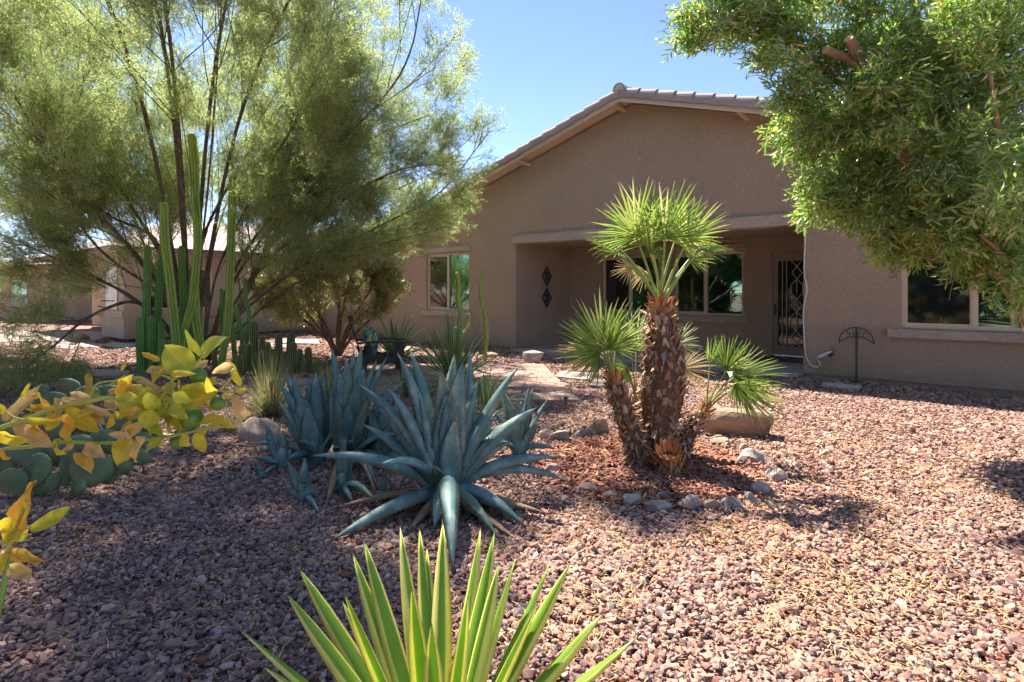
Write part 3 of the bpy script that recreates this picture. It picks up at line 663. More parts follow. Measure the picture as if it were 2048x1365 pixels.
# diamond wall ornaments on the left cheek wall of the porch
def onside(px, py):
    q = (px-1024)/F; s_ = (q*A0.y-A0.x)/(N2.x-q*N2.y); Y = A0.y+N2.y*s_; return s_, CAM_H-(py-580)*Y/F
for i, (cy, lab) in enumerate(((553, 'upper black filigree diamond ornament on the left porch wall'), (596, 'lower black filigree diamond ornament, below its twin on the porch wall'))):
    s_, z_ = onside(1093, cy); m = MB(); hw, hh = 0.21, 0.265
    c = H(0.016, s_, z_)
    def q(a_, b_): return c+N2*a_*hw+Vector((0, 0, b_*hh))
    cn = [(0, 1), (1, 0), (0, -1), (-1, 0)]
    for k in range(4):
        a1, a2 = cn[k], cn[(k+1) % 4]
        v = [q(*a1), q(*a2), q(a2[0]*0.74, a2[1]*0.74), q(a1[0]*0.74, a1[1]*0.74)]; v += [p-R2*0.012 for p in v]
        m.add(v, [(0, 1, 2, 3), (7, 6, 5, 4), (0, 4, 5, 1), (2, 6, 7, 3)])
        for rr in (0.25, 0.5): m.tube([q(a1[0]*rr, a1[1]*rr), q(a2[0]*rr, a2[1]*rr)], 0.010, 4)
        m.tube([q(0, 0), q(a1[0]*0.8, a1[1]*0.8)], 0.010, 4)
        mid = ((a1[0]+a2[0])/2, (a1[1]+a2[1])/2); m.tube([q(mid[0]*0.25, mid[1]*.25), q(mid[0]*0.8, mid[1]*.8)], 0.009, 4)
        ring = [q(mid[0]*0.55+0.16*math.cos(u), mid[1]*0.55+0.16*math.sin(u)) for u in np.linspace(0, 2*math.pi, 9)]
        m.tube(ring, 0.008, 4)
    tag(m.build('wall_ornament', MATS['black_metal'], loc=c), lab, 'ornament', 'diamond ornaments on the porch wall')

# hose bib with wrapped pipe, white cord, boot-scraper like hose hanger, splash block
bt, bz = onwall(1668, 703)
bib = empty('hose_bib', H(bt, 0, bz), 'weathered brass hose tap on the wall right of the porch, fitted with a black nozzle', 'tap')
m = MB(); m.tube([H(bt, 0.0, bz), H(bt, -0.07, bz), H(bt, -0.10, bz-0.03)], 0.014, 8); m.tube([H(bt, 0.002, bz), H(bt, -0.01, bz)], 0.03, 10); m.build('spout', MATS['brass'], bib)
m = MB(); m.tube([H(bt, -0.07, bz), H(bt, -0.07, bz+0.045)], 0.007, 6); m.tube([H(bt-0.04, -0.07, bz+0.045), H(bt+0.04, -0.07, bz+0.05)], 0.009, 6); m.build('handle', MATS['brass'], bib)
m = MB(); m.tube([H(bt, -0.10, bz-0.02), H(bt-0.03, -0.12, bz-0.06), H(bt-0.06, -0.12, bz-0.07)], [0.024, 0.026, 0.018], 8); m.build('nozzle', MATS['black_metal'], bib)
cord = empty('hose_pipe', H(PT+0.05, -0.02, 0.3), 'thin white drip line running down the corner of the wall into a white filter', 'pipe')
def W(px, py, s=-0.02): t_, z_ = onwall(px, py, s); return H(t_, s, z_)
m = MB(); m.tube(spline([W(1609, 440), W(1611, 480), W(1608, 540), W(1614, 580), W(1607, 620), W(1609, 680), W(1613, 715), W(1622, 731), W(1634, 735), W(1640, 728), W(1634, 717), W(1638, 712)], 6), 0.0095, 6)
m.build('line', MATS['white_plastic'], cord, smooth=True)
m = MB(); m.tube([W(1637, 716, -0.06), W(1642, 713, -0.06), W(1658, 707, -0.08), W(1663, 704, -0.1)], [0.018, 0.032, 0.030, 0.02], 8); m.build('filter', MATS['white_plastic'], cord, smooth=True)
st, sz = onwall(1713, 655, -0.13)
stand = empty('hose_hanger', H(st, -0.13, 0), 'black iron stake hose hanger with a half round top standing against the wall', 'hose hanger')
m = MB(); m.tube([H(st, -0.13, -0.02), H(st, -0.13, sz)], 0.016, 6); m.build('post', MATS['black_metal'], stand)
m = MB(); Rr = 0.235
arc = [H(st+Rr*math.cos(u), -0.16, sz-0.24+0.24*math.sin(u)) for u in np.linspace(0.0, math.pi, 15)]
m.tube(arc, 0.009, 5)
arc2 = [H(st+Rr*x, -0.16, sz-0.24+0.10*(1-x*x)) for x in np.linspace(-1, 1, 9)]
m.tube(arc2, 0.008, 5)
for x in (-0.55, -0.2, 0.2, 0.55): m.tube([H(st+Rr*x*0.6, -0.16, sz-0.24+0.10*(1-x*x*.36)), H(st+Rr*x, -0.16, sz-0.24+0.24*math.sqrt(1-x*x))], 0.005, 4)
for h_ in (0.45, 0.75): m.tube([H(st-Rr*0.72, -0.16, sz-0.24+0.24*h_*.8), H(st+Rr*0.72, -0.16, sz-0.24+0.24*h_*.8)], 0.004, 4)
m.build('hose_cradle', MATS['black_metal'], stand)
m = MB(); hbox(m, st-0.09, st+0.09, -0.15, -0.11, 0.02, 0.035); m.build('foot_plate', MATS['black_metal'], stand)
a_ = G(1640, 775); t_, s_ = hv(a_)
m = MB(); hbox(m, t_+0.02, t_+0.50, s_-0.02, s_+0.20, 0.0, 0.06, bev=0.012)
tag(m.build('paver_block', MATS['concrete'], loc=H(t_+0.25, s_+0.1)), 'grey concrete block lying on gravel below the tap', 'block')

# ---------------------------------------------------------------- garage wing (same house)
C0 = Vector((-10.7, 15.6, 0)); tC, sC = hv(C0); WZ = 2.62
m = MB()
hbox(m, tC-0.25, tC, sC, 0.0, ZB, WZ)                     # wall facing the yard
hbox(m, tC-2.1, tC-0.25, sC, sC+0.25, ZB, WZ)             # front end
hbox(m, tC-2.1, tC-1.85, sC+0.25, sC+1.6, ZB, WZ); 
m.build('wing_wall', MATS['stucco_pale'], house)
m = MB(); hbox(m, tC-9.0, tC-2.1, sC+1.35, sC+1.6, ZB, WZ); m.build('wing_wall', MATS['stucco_tan'], house)
m = MB(); hbox(m, tC-2.2, tC+0.06, sC-0.06, sC-0.001, 0.66, 0.86, bev=.01); hbox(m, tC+0.001, tC+0.06, sC, sC+2.55, 0.66, 0.86, bev=.01); m.build('band', MATS['stucco_trim'], house)
def nwindow(s0, s1, z0, z1, t, parent):    # a window in a wall that runs along N2
    f = MB()
    for (a1, a2, b1, b2) in ((s0, s1, z1-0.05, z1), (s0, s1, z0, z0+0.05), (s0, s0+0.05, z0+.05, z1-.05), (s1-0.05, s1, z0+.05, z1-.05), ((s0+s1)/2-0.03, (s0+s1)/2+0.03, z0+.05, z1-.05)): hbox(f, t-0.01, t+0.03, a1, a2, b1, b2)
    o = f.build('window', MATS['frame'], parent); p = MB(); hbox(p, t-0.008, t+0.006, s0+0.04, s1-0.04, z0+0.04, z1-0.04); p.build('pane', MATS['glass'], o); return o
tag(nwindow(sC+0.6, sC+2.3, 0.88, 2.1, tC, house), 'window of the left wing behind the cacti')
f = MB(); zz0, zz1 = 0.88, 2.1
for (a1, a2, b1, b2) in ((tC-1.75, tC-.5, zz1-.05, zz1), (tC-1.75, tC-.5, zz0, zz0+.05), (tC-1.75, tC-1.7, zz0+.05, zz1-.05), (tC-.55, tC-.5, zz0+.05, zz1-.05)): hbox(f, a1, a2, sC-0.03, sC+0.01, b1, b2)
o = f.build('window', MATS['frame'], house); p = MB(); hbox(p, tC-1.71, tC-.54, sC-.008, sC+.008, zz0+.04, zz1-.04); p.build('pane', MATS['white_plastic'], o)
m = MB(); e = 0.45; t0_, t1_ = tC-9.2, tC+e; s0_, s1_ = sC-e, 4.0; zr0 = WZ+0.02
tm_ = tC-4.0; rz_ = WZ+1.35
v = [H(t0_, s0_, zr0), H(t1_, s0_, zr0), H(t1_, s1_, zr0), H(t0_, s1_, zr0), H(tm_, s0_+3.2, rz_), H(tm_, s1_-0.5, rz_)]
v += [H(t0_, s0_, zr0-0.14), H(t1_, s0_, zr0-0.14), H(t1_, s1_, zr0-0.14), H(t0_, s1_, zr0-0.14)]
m.add(v, [(0, 1, 4), (1, 2, 5, 4), (2, 3, 5), (3, 0, 4, 5), (1, 0, 6, 7), (2, 1, 7, 8), (3, 2, 8, 9), (0, 3, 9, 6), (6, 9, 8, 7)])
m.build('wing_roof', MATS['tile'], house)
m = MB(); hbox(m, tC+e-.03, tC+e, sC-e, 0, WZ-0.13, WZ+.015); hbox(m, tC-2.5, tC+e-.03, sC-e, sC-e+0.03, WZ-.13, WZ+.015); m.build('fascia', MATS['fascia'], house)

# ---------------------------------------------------------------- neighbour's house far left
NB = Vector((-20.5, 27.0, 0))
nb = empty('neighbour_house', NB, 'orange tan stucco house at the far left behind the feathery tree', 'house')
nr = Vector((math.cos(-0.35), math.sin(-0.35), 0)); nn_ = Vector((-nr.y, nr.x, 0))
def NH(a, b, z): return NB+nr*a+nn_*b+Vector((0, 0, z))
def nbox(mm, a0, a1, b0, b1, z0, z1): mm.box(NH((a0+a1)/2, (b0+b1)/2, (z0+z1)/2), (abs(a1-a0), abs(b1-b0), abs(z1-z0)), -0.35)
m = MB(); nbox(m, -6.5, 5.5, 0, 6, 0, 2.7); m.build('wall', MATS['stucco_tan'], nb)
for (a_, w_) in ((-5.2, 1.2), (-2.3, 0.9), (1.6, 1.0)):
    f = MB(); z0, z1 = 0.75, 1.95
    nbox(f, a_, a_+w_, -.05, -.001, z0, z0+.07); nbox(f, a_, a_+w_, -.05, -.001, z1-.07, z1); nbox(f, a_, a_+.07, -.05, -.001, z0+.07, z1-.07); nbox(f, a_+w_-.07, a_+w_, -.05, -.001, z0+.07, z1-.07)
    o = f.build('window', MATS['white_plastic'], nb); p = MB(); nbox(p, a_+.06, a_+w_-.06, -.03, -.002, z0+.06, z1-.06); p.build('pane', MATS['glass'], o)
    f = MB(); nbox(f, a_-.12, a_+w_+.12, -.1, -.001, z0-.16, z0-.01); f.build('sill', MATS['stucco_pale'], o)
for a_ in (-0.4, 3.4):
    f = MB(); nbox(f, a_, a_+.5, -1.5, -1.0, 0, 2.5); f.build('column', MATS['stucco_tan'], nb)
m = MB()
v = [NH(-7, -1.7, 2.6), NH(6, -1.7, 2.6), NH(6, 6.5, 2.6), NH(-7, 6.5, 2.6), NH(-4, 2.4, 3.6), NH(3, 2.4, 3.6)]
m.add(v, [(0, 1, 5, 4), (1, 2, 5), (2, 3, 4, 5), (3, 0, 4), (3, 2, 1, 0)]); m.build('roof', MATS['tile'], nb)

# ---------------------------------------------------------------- driveway and flagstones
m = MB(); dv = [(-26, 13.2), (-11.9, 16.2), (-13.5, 19.5), (-30, 21)]
m.add([(x, y, 0.012) for x, y in dv]+[(x, y, -0.05) for x, y in dv], [(0, 1, 2, 3), (0, 4, 5, 1), (1, 5, 6, 2), (2, 6, 7, 3), (3, 7, 4, 0)])
tag(m.build('driveway', MATS['slab_pale']), kind='structure')
def flag(pxs, h, name='stepping_stone', mat='slab_pale'):
    q = [G(*p) for p in pxs]; c = sum(q, Vector())/len(q); n_ = len(q)
    mm = MB(); mm.add([p+Vector((0, 0, h-0.006)) for p in q]+[(p-c)*0.96+c+Vector((0, 0, h)) for p in q]+[p+Vector((0, 0, -0.02)) for p in q],
        [tuple(range(n_, 2*n_))[::-1]]+[(i, (i+1) % n_, n_+(i+1) % n_, n_+i) for i in range(n_)]+[(2*n_+i, 2*n_+(i+1) % n_, (i+1) % n_, i) for i in range(n_)])
    # make faces point outwards
    o = mm.build(name, MATS[mat], loc=c); me = o.data
    import bmesh
    bm = bmesh.new(); bm.from_mesh(me); bmesh.ops.recalc_face_normals(bm, faces=bm.faces[:]); bm.to_mesh(me); bm.free()
    return o
FL = [([(100, 697), (145, 700), (150, 694), (108, 690)], 'leftmost'), ([(150, 695), (200, 698), (210, 691), (160, 687)], 'second from the left'), ([(205, 694), (255, 699), (272, 691), (222, 687)], 'third from the left')]
for p_, l_ in FL: tag(flag(p_, 0.035), 'pale flat stepping stone by the driveway, %s of the three' % l_, 'stepping stone', 'stepping stones by the driveway')
for p_, l_ in (([(160, 757), (262, 756), (258, 745), (182, 743)], 'long pale flagstone on gravel behind the prickly pear'), ([(30, 778), (120, 776), (108, 765), (40, 764)], 'flat pale flagstone at the far left behind the orange leaves'),
               ([(560, 688), (640, 690), (636, 682), (566, 680)], 'narrow flagstone under the gold leaved bush'), ([(525, 694), (585, 699), (590, 693), (530, 689)], 'small flagstone behind the short ribbed cacti'),
               ([(1110, 757), (1175, 764), (1190, 752), (1120, 746)], 'pale flagstone on gravel right of the paver walk'), ([(1178, 775), (1235, 779), (1250, 766), (1190, 762)], 'tan flagstone just left of the left palm trunk'),
               ([(1015, 716), (1048, 719), (1050, 713), (1018, 711)], 'small grey slab left of the granite block')):
    tag(flag(p_, 0.04), l_, 'flagstone')

# ---------------------------------------------------------------- paver patio, each paver its own object
pat = MB(); TL = (-3.0, 10.75); 
def right_edge(y): return 0.60+(10.7-y)*0.078
pat.add([(-3.0, 7.25, 0.004), (right_edge(7.25)-0.02, 7.25, 0.004), (right_edge(10.7)-0.02, 10.7, 0.004), (-3.0, 10.7, 0.004)], [(0, 1, 2, 3)])
patio = pat.build('paver_walk', MATS['joint']); tag(patio, kind='structure')
PW, PH = 0.225, 0.235
pm = MB(); pm.box((0, 0, 0), (PW-0.007, PH-0.007, 0.05), bev=0.005); pav_me = raw_mesh('paver', pm, MATS['paver'])
row = 0; y = 7.25+PH/2
while y < 10.7:
    x = right_edge(y)-PW/2-(0 if row % 2 == 0 else 0); shift = 0 if row % 2 == 0 else PW/2
    x0 = x
    while x > -2.95:
        xx = x-shift if x < x0 or shift == 0 else x
        o = link_mesh('paver', pav_me, patio, (xx, y, 0.016+random.uniform(-.003, .003))); o.rotation_euler = (random.uniform(-.01, .01), random.uniform(-.01, .01), random.uniform(-.01, .01))
        if x == x0 and shift:   # half piece at the edge
            o.scale.x = 0.5; o.location.x = x0+PW*0.25
            o2 = link_mesh('paver', pav_me, patio, (x0-PW*0.5+0.0, y, 0.016)); 
            x -= PW; continue
        x -= PW
    row += 1; y += PH

# ---------------------------------------------------------------- mulch bed, gravel, needles
BED_C = Vector((1.12, 4.62, 0)); BRX, BRY = 0.93, 0.92
m = MB(); vs = [(BED_C.x, BED_C.y, 0.012)]; nb_ = 40
for i in range(nb_):
    u = 2*math.pi*i/nb_; k = 1+0.06*math.sin(3*u+1); vs.append((BED_C.x+BRX*k*math.cos(u), BED_C.y+BRY*k*math.sin(u), -0.004))
m.add(vs, [(0, i+1, (i+1) % nb_+1) for i in range(nb_)]); tag(m.build('mulch_bed', MATS['soil'], loc=BED_C), kind='structure')
def inbed(x, y, k=1.0): return ((x-BED_C.x)/(BRX*k))**2+((y-BED_C.y)/(BRY*k))**2 < 1
ico_v = []; 
import bmesh as _bm
def ico(sub, seed, flat=0.65, jit=0.28, chop=4):
    rr = random.Random(seed); b = _bm.new(); _bm.ops.create_icosphere(b, subdivisions=sub, radius=1)
    sx, sy, sz = rr.uniform(.85, 1.5), rr.uniform(.7, 1.0), rr.uniform(flat*.7, flat*1.15)
    planes = [(Vector((rr.gauss(0, 1), rr.gauss(0, 1), rr.gauss(0, 1))).normalized(), rr.uniform(.48, .8)) for _ in range(chop)]
    for v_ in b.verts:
        p = v_.co*(1+rr.uniform(-jit, jit))
        for nrm, dd in planes:
            k = p.dot(nrm)
            if k > dd: p = p-nrm*(k-dd)
        v_.co = Vector((p.x*sx, p.y*sy, p.z*sz))
    mm = MB(); b.verts.ensure_lookup_table()
    mm.add([v_.co.copy() for v_ in b.verts], [tuple(x.index for x in f.verts) for f in b.faces]); b.free(); return mm
peb = source_collection('gravel_source', [raw_mesh('pebble', ico(1, 100+i, 0.62, 0.10, 7), MATS['pebble']) for i in range(12)])
def sample(n, y0, y1):
    out = []
    y = np.sqrt(RNG.uniform(0, 1, n)*(y1**2-y0**2)+y0**2) if y0 > 0 else RNG.uniform(y0, y1, n)
    x = RNG.uniform(-1, 1, n)*(y*1.02+0.9); return x, y
cz = []
for (n_, y0, y1, r0) in ((80000, 1.0, 4.2, 0.0140), (100000, 4.2, 8.0, 0.0160), (96000, 8.0, 14.5, 0.023), (22000, 14.5, 20.0, 0.030)):
    x, y = sample(n_, y0, y1); cz.append(np.stack([x, y, np.full(n_, r0)], 1))
cz = np.concatenate(cz)
tt = (cz[:, 0]-A0.x)*R2.x+(cz[:, 1]-A0.y)*R2.y; ss = (cz[:, 0]-A0.x)*N2.x+(cz[:, 1]-A0.y)*N2.y
keep = ~((ss > -0.0) & (tt > tC)) & ~((ss > -0.17) & (tt > -0.04) & (tt < PT))
keep &= ~((cz[:, 0] > -3.0) & (cz[:, 0] < 0.60+(10.7-cz[:, 1])*0.078) & (cz[:, 1] > 7.25) & (cz[:, 1] < 10.7))
keep &= ~(((cz[:, 0]-BED_C.x)/BRX)**2+((cz[:, 1]-BED_C.y)/BRY)**2 < 0.93) | (RNG.uniform(0, 1, len(cz)) < 0.04)
keep &= ~((tt < tC-2) & (ss > sC-1.2)) & ~((cz[:, 0] < -11.9) & (cz[:, 1] > 13.2))
# a thinly covered dusty patch left of the agaves
dst = ((cz[:, 0]+2.55)/0.75)**2+((cz[:, 1]-4.75)/0.45)**2
keep &= (dst > 1) | (RNG.uniform(0, 1, len(cz)) < 0.25+0.6*np.clip(dst, 0, 1))
pn = np.array([noise.noise(Vector((a*.9, b*1.1, 3))) + .5*noise.noise(Vector((a*3.1, b*3.1, 9))) for a, b in cz[:, :2]])
keep &= (pn < .30) | (RNG.uniform(0, 1, len(cz)) < .55)
cz[:, 2] *= np.where(pn < -.25, 1.18, 1.0)*np.where(pn > .25, .8, 1.0)
cz = cz[keep]; n_ = len(cz)
sc = cz[:, 2:3]*np.exp(RNG.normal(0, 0.34, (n_, 1)))*np.array([[1.0, 1.0, 1.0]])*RNG.uniform(0.85, 1.15, (n_, 3))
pts = np.stack([cz[:, 0], cz[:, 1], RNG.uniform(-0.004, 0.012, n_)], 1)
rot = np.stack([RNG.normal(0, 0.45, n_), RNG.normal(0, 0.45, n_), RNG.uniform(0, 6.28, n_)], 1)
g_ = scatter('gravel', pts, rot, sc, RNG.integers(0, 12, n_), peb); tag(g_, kind='stuff')
# dry needles
nm = []
for i in range(4):
    q = MB(); L = 0.045; cv = random.uniform(-.25, .25)
    q.tube([(-L/2, 0, 0), (0, L*cv, 0.003), (L/2, 0, 0)], 0.0013, 3); nm.append(raw_mesh('needle', q, MATS['straw']))
ndl = source_collection('needle_source', nm)
P_ = []
for (cx_, cy_, sx, sy, n_) in ((2.7, 3.7, 1.2, 0.9, 3600), (1.6, 2.4, 1.1, 0.45, 1600), (0.2, 2.6, 1.4, 0.5, 1200), (3.2, 5.2, 1.0, 0.8, 1800), (-1.6, 2.6, 0.9, 0.6, 1200), (0.8, 3.4, 0.6, 0.4, 1100), (1.1, 4.5, 0.8, 0.7, 500)):
    P_.append(np.stack([RNG.normal(cx_, sx, n_), RNG.normal(cy_, sy, n_), RNG.uniform(0.018, 0.034, n_)], 1))
P_ = np.concatenate(P_); k_ = (P_[:, 1] > 0.9) & (np.array([noise.noise(Vector((a*1.7, b*2.3, 5))) for a, b in P_[:, :2]])+RNG.normal(0, .12, len(P_)) > -.05); P_ = P_[k_]; n_ = len(P_)
tag(scatter('dry_needles', P_, np.stack([RNG.normal(0, .2, n_), RNG.normal(0, .2, n_), RNG.uniform(0, 6.28, n_)], 1), RNG.uniform(.45, 1.35, (n_, 1))*np.ones((1, 3)), RNG.integers(0, 4, n_), ndl), kind='stuff')
# mulch chips, some strayed outside the bed
ch = []
for i in range(6):
    q = MB(); rr = random.Random(i); L = rr.uniform(.035, .065); W_ = rr.uniform(.008, .016); T_ = rr.uniform(.003, .007)
    q.box((0, 0, 0), (L, W_, T_)); q.v = [(a+rr.uniform(-.006, .006), b+rr.uniform(-.003, .003), c+rr.uniform(-.002, .002)) for a, b, c in q.v]; ch.append(raw_mesh('chip', q, MATS['mulch']))
chp = source_collection('chip_source', ch)
n_ = 5200; u = RNG.uniform(0, 6.28, n_); rr = np.sqrt(RNG.uniform(0, 1, n_))*0.99
pp = np.stack([BED_C.x+BRX*rr*np.cos(u), BED_C.y+BRY*rr*np.sin(u), 0.006+RNG.uniform(0, 0.028, n_)], 1)
n2 = 130; ex = np.stack([RNG.normal(1.3, 1.2, n2), RNG.normal(3.6, 0.8, n2), np.full(n2, 0.02)], 1); pp = np.concatenate([pp, ex]); pp = pp[pp[:, 1] > 1.2]; n_ = len(pp)
tag(scatter('mulch_chips', pp, np.stack([RNG.normal(0, .3, n_), RNG.normal(0, .3, n_), RNG.uniform(0, 6.28, n_)], 1), RNG.uniform(.6, 1.5, (n_, 1))*np.ones((1, 3)), RNG.integers(0, 6, n_), chp), kind='stuff')

# ---------------------------------------------------------------- stones
def stone(px, pyb, wpx, hpx, mat, label, cat, seed, group=None, flat=False, name='edging_stone', depth=0.8, facet=True):
    g0 = G(px, pyb); Y = g0.y; wx = wpx*Y/F; hz = hpx*Y/F*0.95
    q = ico(3 if wpx > 60 else 2, seed, 1.0, 0.015, 9 if facet else 3)
    for i, p in enumerate(q.v):
        pv = Vector(p); nz = noise.noise(pv*1.7+Vector((seed, 0, 0)))*0.16+noise.noise(pv*5+Vector((0, seed, 0)))*0.05
        pv = pv*(1+nz)
        if flat and pv.z > 0.42: pv.z = 0.42+(pv.z-0.42)*0.3+0.06*noise.noise(pv*2.5)
        q.v[i] = tuple(pv)
    xs = [p[0] for p in q.v]; zs = [p[2] for p in q.v]; mx = (max(xs)-min(xs))/2; zt = max(zs); zbm = min(zs)
    dy = wx*depth/2; rz = random.Random(seed).uniform(-.4, .4); c = Vector((g0.x, Y+dy*0.8, 0))
    out = []
    for p in q.v:
        x, y, z = p[0]/mx*wx/2, p[1]*dy, (p[2]-zbm)/(zt-zbm)*(hz*1.5)-hz*0.5
        out.append((c.x+x*math.cos(rz)*1.0-y*math.sin(rz), c.y+x*math.sin(rz)+y*math.cos(rz), z))
    q.v = out
    o = q.build(name, MATS[mat], loc=c, smooth=not facet); tag(o, label, cat, group); return o
ring = [  # px, bottom y, w, h (photograph), material, label
 (1093, 880, 30, 20, 'granite', 'grey stone at the back left of the mulch bed nearest the blue agave'),
 (1124, 883, 40, 22, 'granite', 'pale grey stone at the back left of the mulch bed, second from the agave'),
 (1163, 876, 26, 18, 'granite', 'small dark sided stone at the back of the mulch bed, left of the tan block'),
 (1180, 870, 20, 14, 'granite', 'smallest pale stone touching the tan block behind the mulch'),
 (1106, 951, 30, 22, 'granite', 'pinkish stone under the curled tips of the large blue agave'),
 (1170, 988, 54, 19, 'tanrock', 'low pale stone at the left front corner of the mulch bed'),
 (1224, 1001, 34, 18, 'tanrock', 'low tan stone in the front row, second from the left corner'),
 (1265, 1014, 42, 24, 'granite', 'two toned pale stone in front of the left palm trunk'),
 (1331, 1000, 30, 16, 'granite', 'small pale stone inside the mulch behind the front row'),
 (1325, 1025, 60, 19, 'granite', 'long low grey stone left of the tall pointed front stone'),
 (1385, 1026, 58, 34, 'granite', 'tall pointed stone in the middle of the front row'),
 (1427, 1023, 38, 21, 'tanrock', 'tan stone right of the tall pointed front stone'),
 (1468, 1018, 60, 19, 'granite', 'long grey stone with a pointed end in the front row'),
 (1509, 1011, 33, 24, 'granite', 'rounded blue grey stone where the front row turns back'),
 (1528, 993, 38, 28, 'granite', 'slanting slab like stone in the palm shadow at the right'),
 (1559, 964, 40, 26, 'granite', 'blue grey stone at the right tip of the ring in shade'),
 (1513, 934, 54, 34, 'granite', 'wedge shaped pale stone with a dark side, right behind the palms'),
 (1487, 902, 28, 13, 'tanrock', 'flat pale stone beside the wedge shaped stone'),
 (1446, 889, 42, 10, 'tanrock', 'low flat stone in front of the big brown boulder'),
]
for i, (a, b, c, d_, mt_, lb) in enumerate(ring): stone(a, b, c, d_, mt_, lb, 'stone', 300+i, 'stones edging the mulch bed')
stone(1203, 868, 34, 32, 'tanrock', 'upright tan block behind the left palm trunk', 'stone', 41, name='tan_rock', depth=0.9)
stone(1484, 878, 152, 58, 'boulder', 'large flat topped brown boulder behind the leaning palm', 'boulder', 57, flat=True, name='boulder', depth=0.62)
stone(1066, 728, 44, 27, 'granite', 'rounded grey granite block beside the end of the paver walk', 'boulder', 73, flat=True, name='granite_block', depth=0.9)
stone(505, 884, 84, 44, 'tanrock', 'smooth round river rock between the yellow citrus leaves and the blue agave', 'boulder', 35, name='river_rock', facet=False, depth=0.9)
stone(156, 682, 36, 16, 'boulder', 'reddish brown rock by the driveway at the left', 'stone', 91, name='red_rock')
stone(820, 707, 40, 14, 'tanrock', 'pale rock behind the striped yucca near the house wall', 'stone', 92, name='pale_rock')
stone(985, 717, 36, 12, 'tanrock', 'low pale rock beside the thin cactus near the wall', 'stone', 93, name='low_rock')
stone(1045, 690+30, 30, 11, 'granite', 'flat grey stone touching the granite block on its left', 'stone', 94, name='flat_rock')
stone(600, 777, 60, 18, 'tanrock', 'low tan rock right of the bunch grass', 'stone', 95, name='garden_rock')
# ================================================================ leaf builders
def strap(mb, base, tip, width, ctrl, nseg=10, fold=0.25, thick=0.012, prof=((0, .72), (.12, .66), (.4, 1), (.62, .88), (.85, .45), (1, .02)), side=None, teeth=0, mi=0, tmi=1, concave=True, droop=0.0, twist=0.0):
    """fleshy or flat strap leaf along a quadratic curve; closed, channelled cross-section"""
    base, tip, ctrl = Vector(base), Vector(tip), Vector(ctrl)
    rad = Vector((tip.x-base.x, tip.y-base.y, 0))
    if side is None:
        side = Vector((0, 0, 1)).cross(rad).normalized() if rad.length > 1e-4 else Vector((1, 0, 0))
    pf = ([p[0] for p in prof], [p[1] for p in prof]); rings = []; n = nseg+1
    for i in range(n):
        u = i/nseg; p = base*(1-u)**2+ctrl*2*u*(1-u)+tip*u*u
        tg = ((ctrl-base)*(1-u)+(tip-ctrl)*u)*2
        p = p+Vector((0, 0, -droop*u**3)); tg.z -= droop*3*u*u
        tg = tg.normalized() if tg.length > 1e-6 else Vector((0, 0, 1))
        s = (side-tg*side.dot(tg)); s = s.normalized() if s.length > 1e-4 else tg.orthogonal().normalized()
        if twist: s = Matrix.Rotation(twist*u, 3, tg) @ s
        nr = s.cross(tg)
        w_ = width*0.5*np.interp(u, *pf); th = thick*np.interp(u, [0, .3, .8, 1], [1.3, 1, .5, .1])
        # across: left edge, left mid, centre (upper), right mid, right edge, then lower side back
        up = [(-1, fold), (-.5, fold*.35), (0, 0), (.5, fold*.35), (1, fold)]
        ring = [(p+s*a*w_+nr*(b*w_), (0.5+a/2, u)) for a, b in up]
        low = [(.5, fold*.2), (0, -0.05), (-.5, fold*.2)]
        ring += [(p+s*a*w_+nr*(b*w_-th*(1-abs(a)*.4)), (0.5+a/2, u)) for a, b in low]
        rings.append(ring)
    vs = [q[0] for r_ in rings for q in r_]; uv = [q[1] for r_ in rings for q in r_]; k = 8; fs = []
    for i in range(n-1):
        for j in range(k):
            j2 = (j+1) % k; fs.append((i*k+j, (i+1)*k+j, (i+1)*k+j2, i*k+j2))
    fs.append(tuple(range(k))); fs.append(tuple((n-1)*k+j for j in range(k))[::-1])
    mb.add(vs, fs, mi, uv)
    if teeth:
        for e_, sg in ((0, -1), (4, 1)):
            for q in range(teeth):
                u = 0.08+0.84*q/teeth+random.uniform(-.01, .01); f_ = u*nseg; i = int(f_); fr = f_-i
                a = rings[i][e_][0].lerp(rings[i+1][e_][0], fr); b = rings[min(i+1, n-1)][e_][0]; c_ = rings[i][2][0].lerp(rings[i+1][2][0], fr)
                along = (rings[i+1][e_][0]-rings[i][e_][0]).normalized(); out = (a-c_).normalized(); h = 0.0115*(width/0.12)**.5
                nn = out.cross(along)*0.002
                mb.add([a-along*h*.6-out*.002, a+along*h*.6-out*.002, a+out*h+along*h*.35, a+nn-out*.002], [(0, 1, 2), (1, 3, 2), (3, 0, 2)], tmi, [(0.5, .5)]*4)

